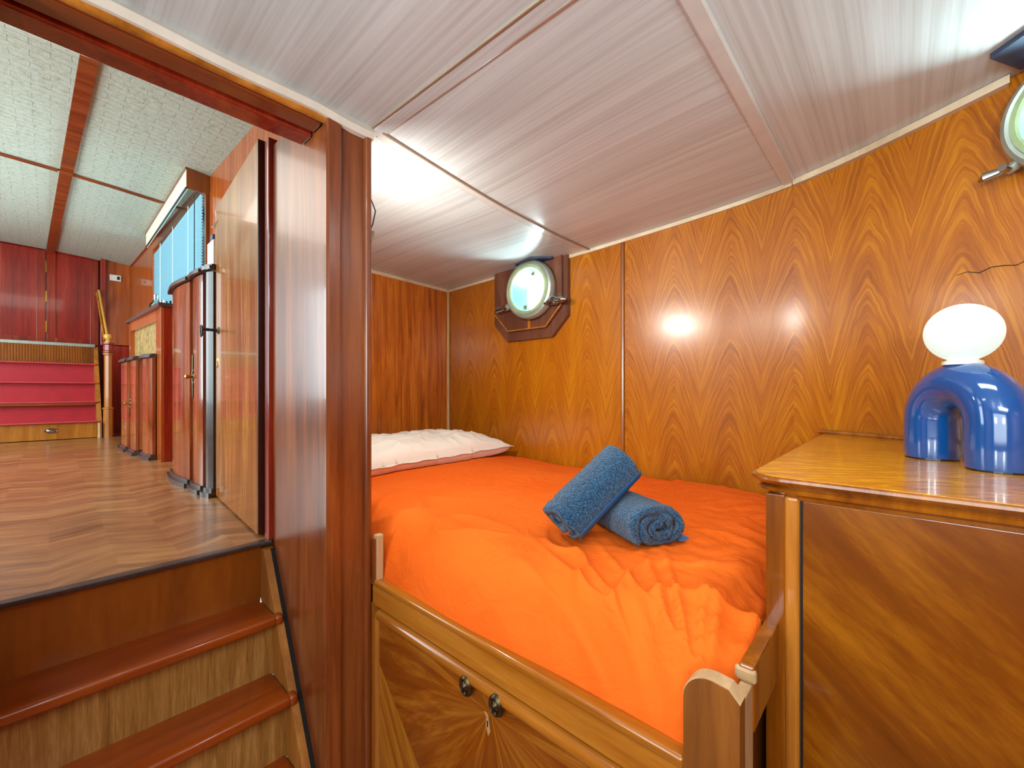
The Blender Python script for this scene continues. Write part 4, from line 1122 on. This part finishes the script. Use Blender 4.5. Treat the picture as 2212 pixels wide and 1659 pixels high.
# ================================================================= PORTHOLES
def porthole(name, x0, zc_, Ro, nrm, depth, label, lug_ang, k=1.0):
    c0 = Vector((x0, yw(x0), zc_)); n = Vector(nrm).normalized()
    w = sempty(name, tuple(c0), label)
    ax = tuple(n)
    # lining tube through the hull (outer) and protruding collar (inner)
    Ri = Ro*0.80
    obj('lining', B().lathe([(Ri, depth-0.02), (Ri*0.985, -0.09), (Ri*1.06, -0.09), (Ri*1.06, depth-0.02)], c0, ax, 40), 'ringin', w, smooth=True)
    obj('frame', B().lathe([(Ro*0.93, 0.0), (Ro*0.95, depth-0.07), (Ro, depth-0.06), (Ro, depth-0.03), (Ro*0.96, depth-0.01), (Ro*0.97, depth), (Ro*0.9, depth+0.012), (Ri*1.02, depth+0.004), (Ri*1.02, depth-0.03), (Ri*1.05, 0.0)], c0, ax, 48, close=True), 'steel', w, smooth=True)
    obj('ring', B().lathe([(Ri*1.06, depth+0.004), (Ri*1.04, depth+0.018), (Ri*0.95, depth+0.02), (Ri*0.92, depth+0.006)], c0, ax, 48, close=True), 'ringpale', w, smooth=True)
    obj('pane', B().lathe([(0.0001, 0.002), (Ri*0.99, 0.002), (Ri*0.99, -0.004), (0.0001, -0.004)], c0+n*(depth-0.01), ax, 40), 'glass', w)
    # outer rim, the sky shows through it
    up = Vector((0, 0, 1)); side = n.cross(up).normalized(); up2 = side.cross(n)
    for la in lug_ang:
        d = side*math.cos(la)+up2*math.sin(la)
        dh = (side*math.cos(la)+up2*math.sin(la)*0.25).normalized()
        p = c0+n*(depth-0.04)+d*Ro*0.95
        lug = obj('lug', B().tube([p, p+d*0.05*k, p+d*0.09*k], [0.036*k, 0.036*k, 0.022*k], 10), 'steel', w, smooth=True)
        q = p+d*0.065*k
        b = B().tube([q-n*0.05, q+n*0.03], 0.011*k, 8)
        obj('bolt', b, 'chrome', lug, smooth=True)
        t = q+n*0.03
        b = B().tube([t-d*0.005, t+dh*0.04*k, t+dh*0.11*k+n*0.015, t+dh*0.15*k], [0.02*k, 0.03*k, 0.034*k, 0.012*k], 10, sx=0.6).tube([t-n*0.015, t+n*0.025], 0.026*k, 10)
        obj('wing_nut', b, 'chrome', lug, smooth=True)
    return w
pw = porthole('window_1', P1[0], P1[1], 0.305, (0.03, -1, 0.0), 0.20, 'small round porthole on the dark octagonal board above the bed', (R(205), R(-25)))
# sloped plate behind porthole 1
def plate(x0, x1, ztop, zb, ch, off, th, m, name, par):
    outer = [(x0, ztop), (x0, zb+ch), (x0+ch, zb), (x1-ch, zb), (x1, zb+ch), (x1, ztop)]
    cx, cz = P1; r = 0.275; n = 48
    b = B(); bm = b.bm
    # project outline points radially so plate = ring of quads between hole and outline
    def hit(a):
        d = (math.cos(a), math.sin(a)); best = 9
        for (ax_, az), (bx, bz) in zip(outer, outer[1:]+outer[:1]):
            ex, ez = bx-ax_, bz-az; den = d[0]*ez-d[1]*ex
            if abs(den) < 1e-9: continue
            t = ((ax_-cx)*ez-(az-cz)*ex)/den; s_ = ((ax_-cx)*d[1]-(az-cz)*d[0])/den
            if t > 0 and -1e-6 <= s_ <= 1+1e-6: best = min(best, t)
        return (cx+d[0]*best, cz+d[1]*best)
    angs = sorted([2*math.pi*k/n for k in range(n)]+[math.atan2(z-cz, x-cx) % (2*math.pi) for x, z in outer])
    rows = []
    for a in angs:
        ox, oz = hit(a); ix, iz = cx+r*math.cos(a), cz+r*math.sin(a)
        if math.hypot(ox-cx, oz-cz) < r+0.01: ox, oz = ix+0.01*math.cos(a), iz+0.01*math.sin(a)
        yo, yi = yw(ox)-off, yw(ix)-off
        rows.append([bm.verts.new(p) for p in ((ix, yi, iz), (ox, yo, oz), (ox, yo+th, oz), (ix, yi+th, iz))])
    k = len(rows)
    for i in range(k):
        a, c = rows[i], rows[(i+1) % k]
        for j in range(4): bm.faces.new((a[j], a[(j+1) % 4], c[(j+1) % 4], c[j]))
    return obj(name, b, m, par)
plate(-3.50, -2.46, 1.375, 0.56, 0.20, 0.05, 0.05, 'darkplate', 'board', pw)
plate(-3.46, -2.51, 1.37, 0.66, 0.20, 0.085, 0.035, 'darkplate', 'board', pw)
bd = [(-3.46, 0.86), (-3.26, 0.66), (-2.71, 0.66), (-2.51, 0.86), (-2.51, 0.90)]
obj('lit_edge_strip', B().tube([(x+(0.008 if x < -3 else -0.008), yw(x)-0.086, z+0.008) for x, z in bd], 0.009, 6), 'oak', pw)  # pale strip paints the light caught on the front board's edge
obj('inlay', B().box(-2.95, -2.915, yw(-2.9)-0.092, yw(-2.9)-0.084, 0.665, 0.80), 'oak', pw)
hc = Vector((-2.87+0.30, yw(-2.6)-0.15, 0.86))
hb_ = B().box(hc.x-0.05, hc.x+0.05, hc.y-0.05, hc.y+0.03, hc.z, hc.z+0.05, 0.01).tube([hc+Vector((-0.08, -0.03, 0.02)), hc+Vector((0.10, -0.03, 0.02))], 0.02, 10)
obj('hinge', hb_, 'chrome', pw, smooth=True)
slope = (yw(0.65)-yw(0.55))/0.1
n2 = Vector((slope, -1, 0)).normalized()
porthole('window_2', P2[0], P2[1], 0.27, tuple(n2), 0.10, 'larger round porthole cut off by the right edge above the lamp', (R(216), R(-34)), 0.62)

# ---- reading light lead by the partition
rl = thing('reading_lamp', 'small white reading lamp with dark looping cord behind the partition post', 'lamp', (-2.3, 1.20, 0.9))
obj('cord', B().tube([(-2.22, 1.20, 1.12), (-2.22, 1.235, 1.09), (-2.2, 1.252, 1.02), (-2.2, 1.235, 0.94), (-2.2, 1.21, 0.88)], 0.0035, 6), 'caskdark', rl, smooth=True)
obj('head', B().lathe([(0, 0), (0.03, 0.0), (0.045, 0.05), (0.04, 0.052), (0.026, 0.006), (0, 0.006)], (-2.36, 1.22, 0.86), (0.2, 0.3, 1), 16), 'white', rl, smooth=True)
obj('plug', B().tube([(-2.2, 1.215, 0.80), (-2.2, 1.232, 0.86), (-2.2, 1.238, 0.90)], [0.008, 0.014, 0.01], 8), 'cord', rl, smooth=True)
obj('bracket', B().tube([(-2.36, 1.15, 0.84), (-2.36, 1.22, 0.86)], 0.012, 8), 'white', rl, smooth=True)
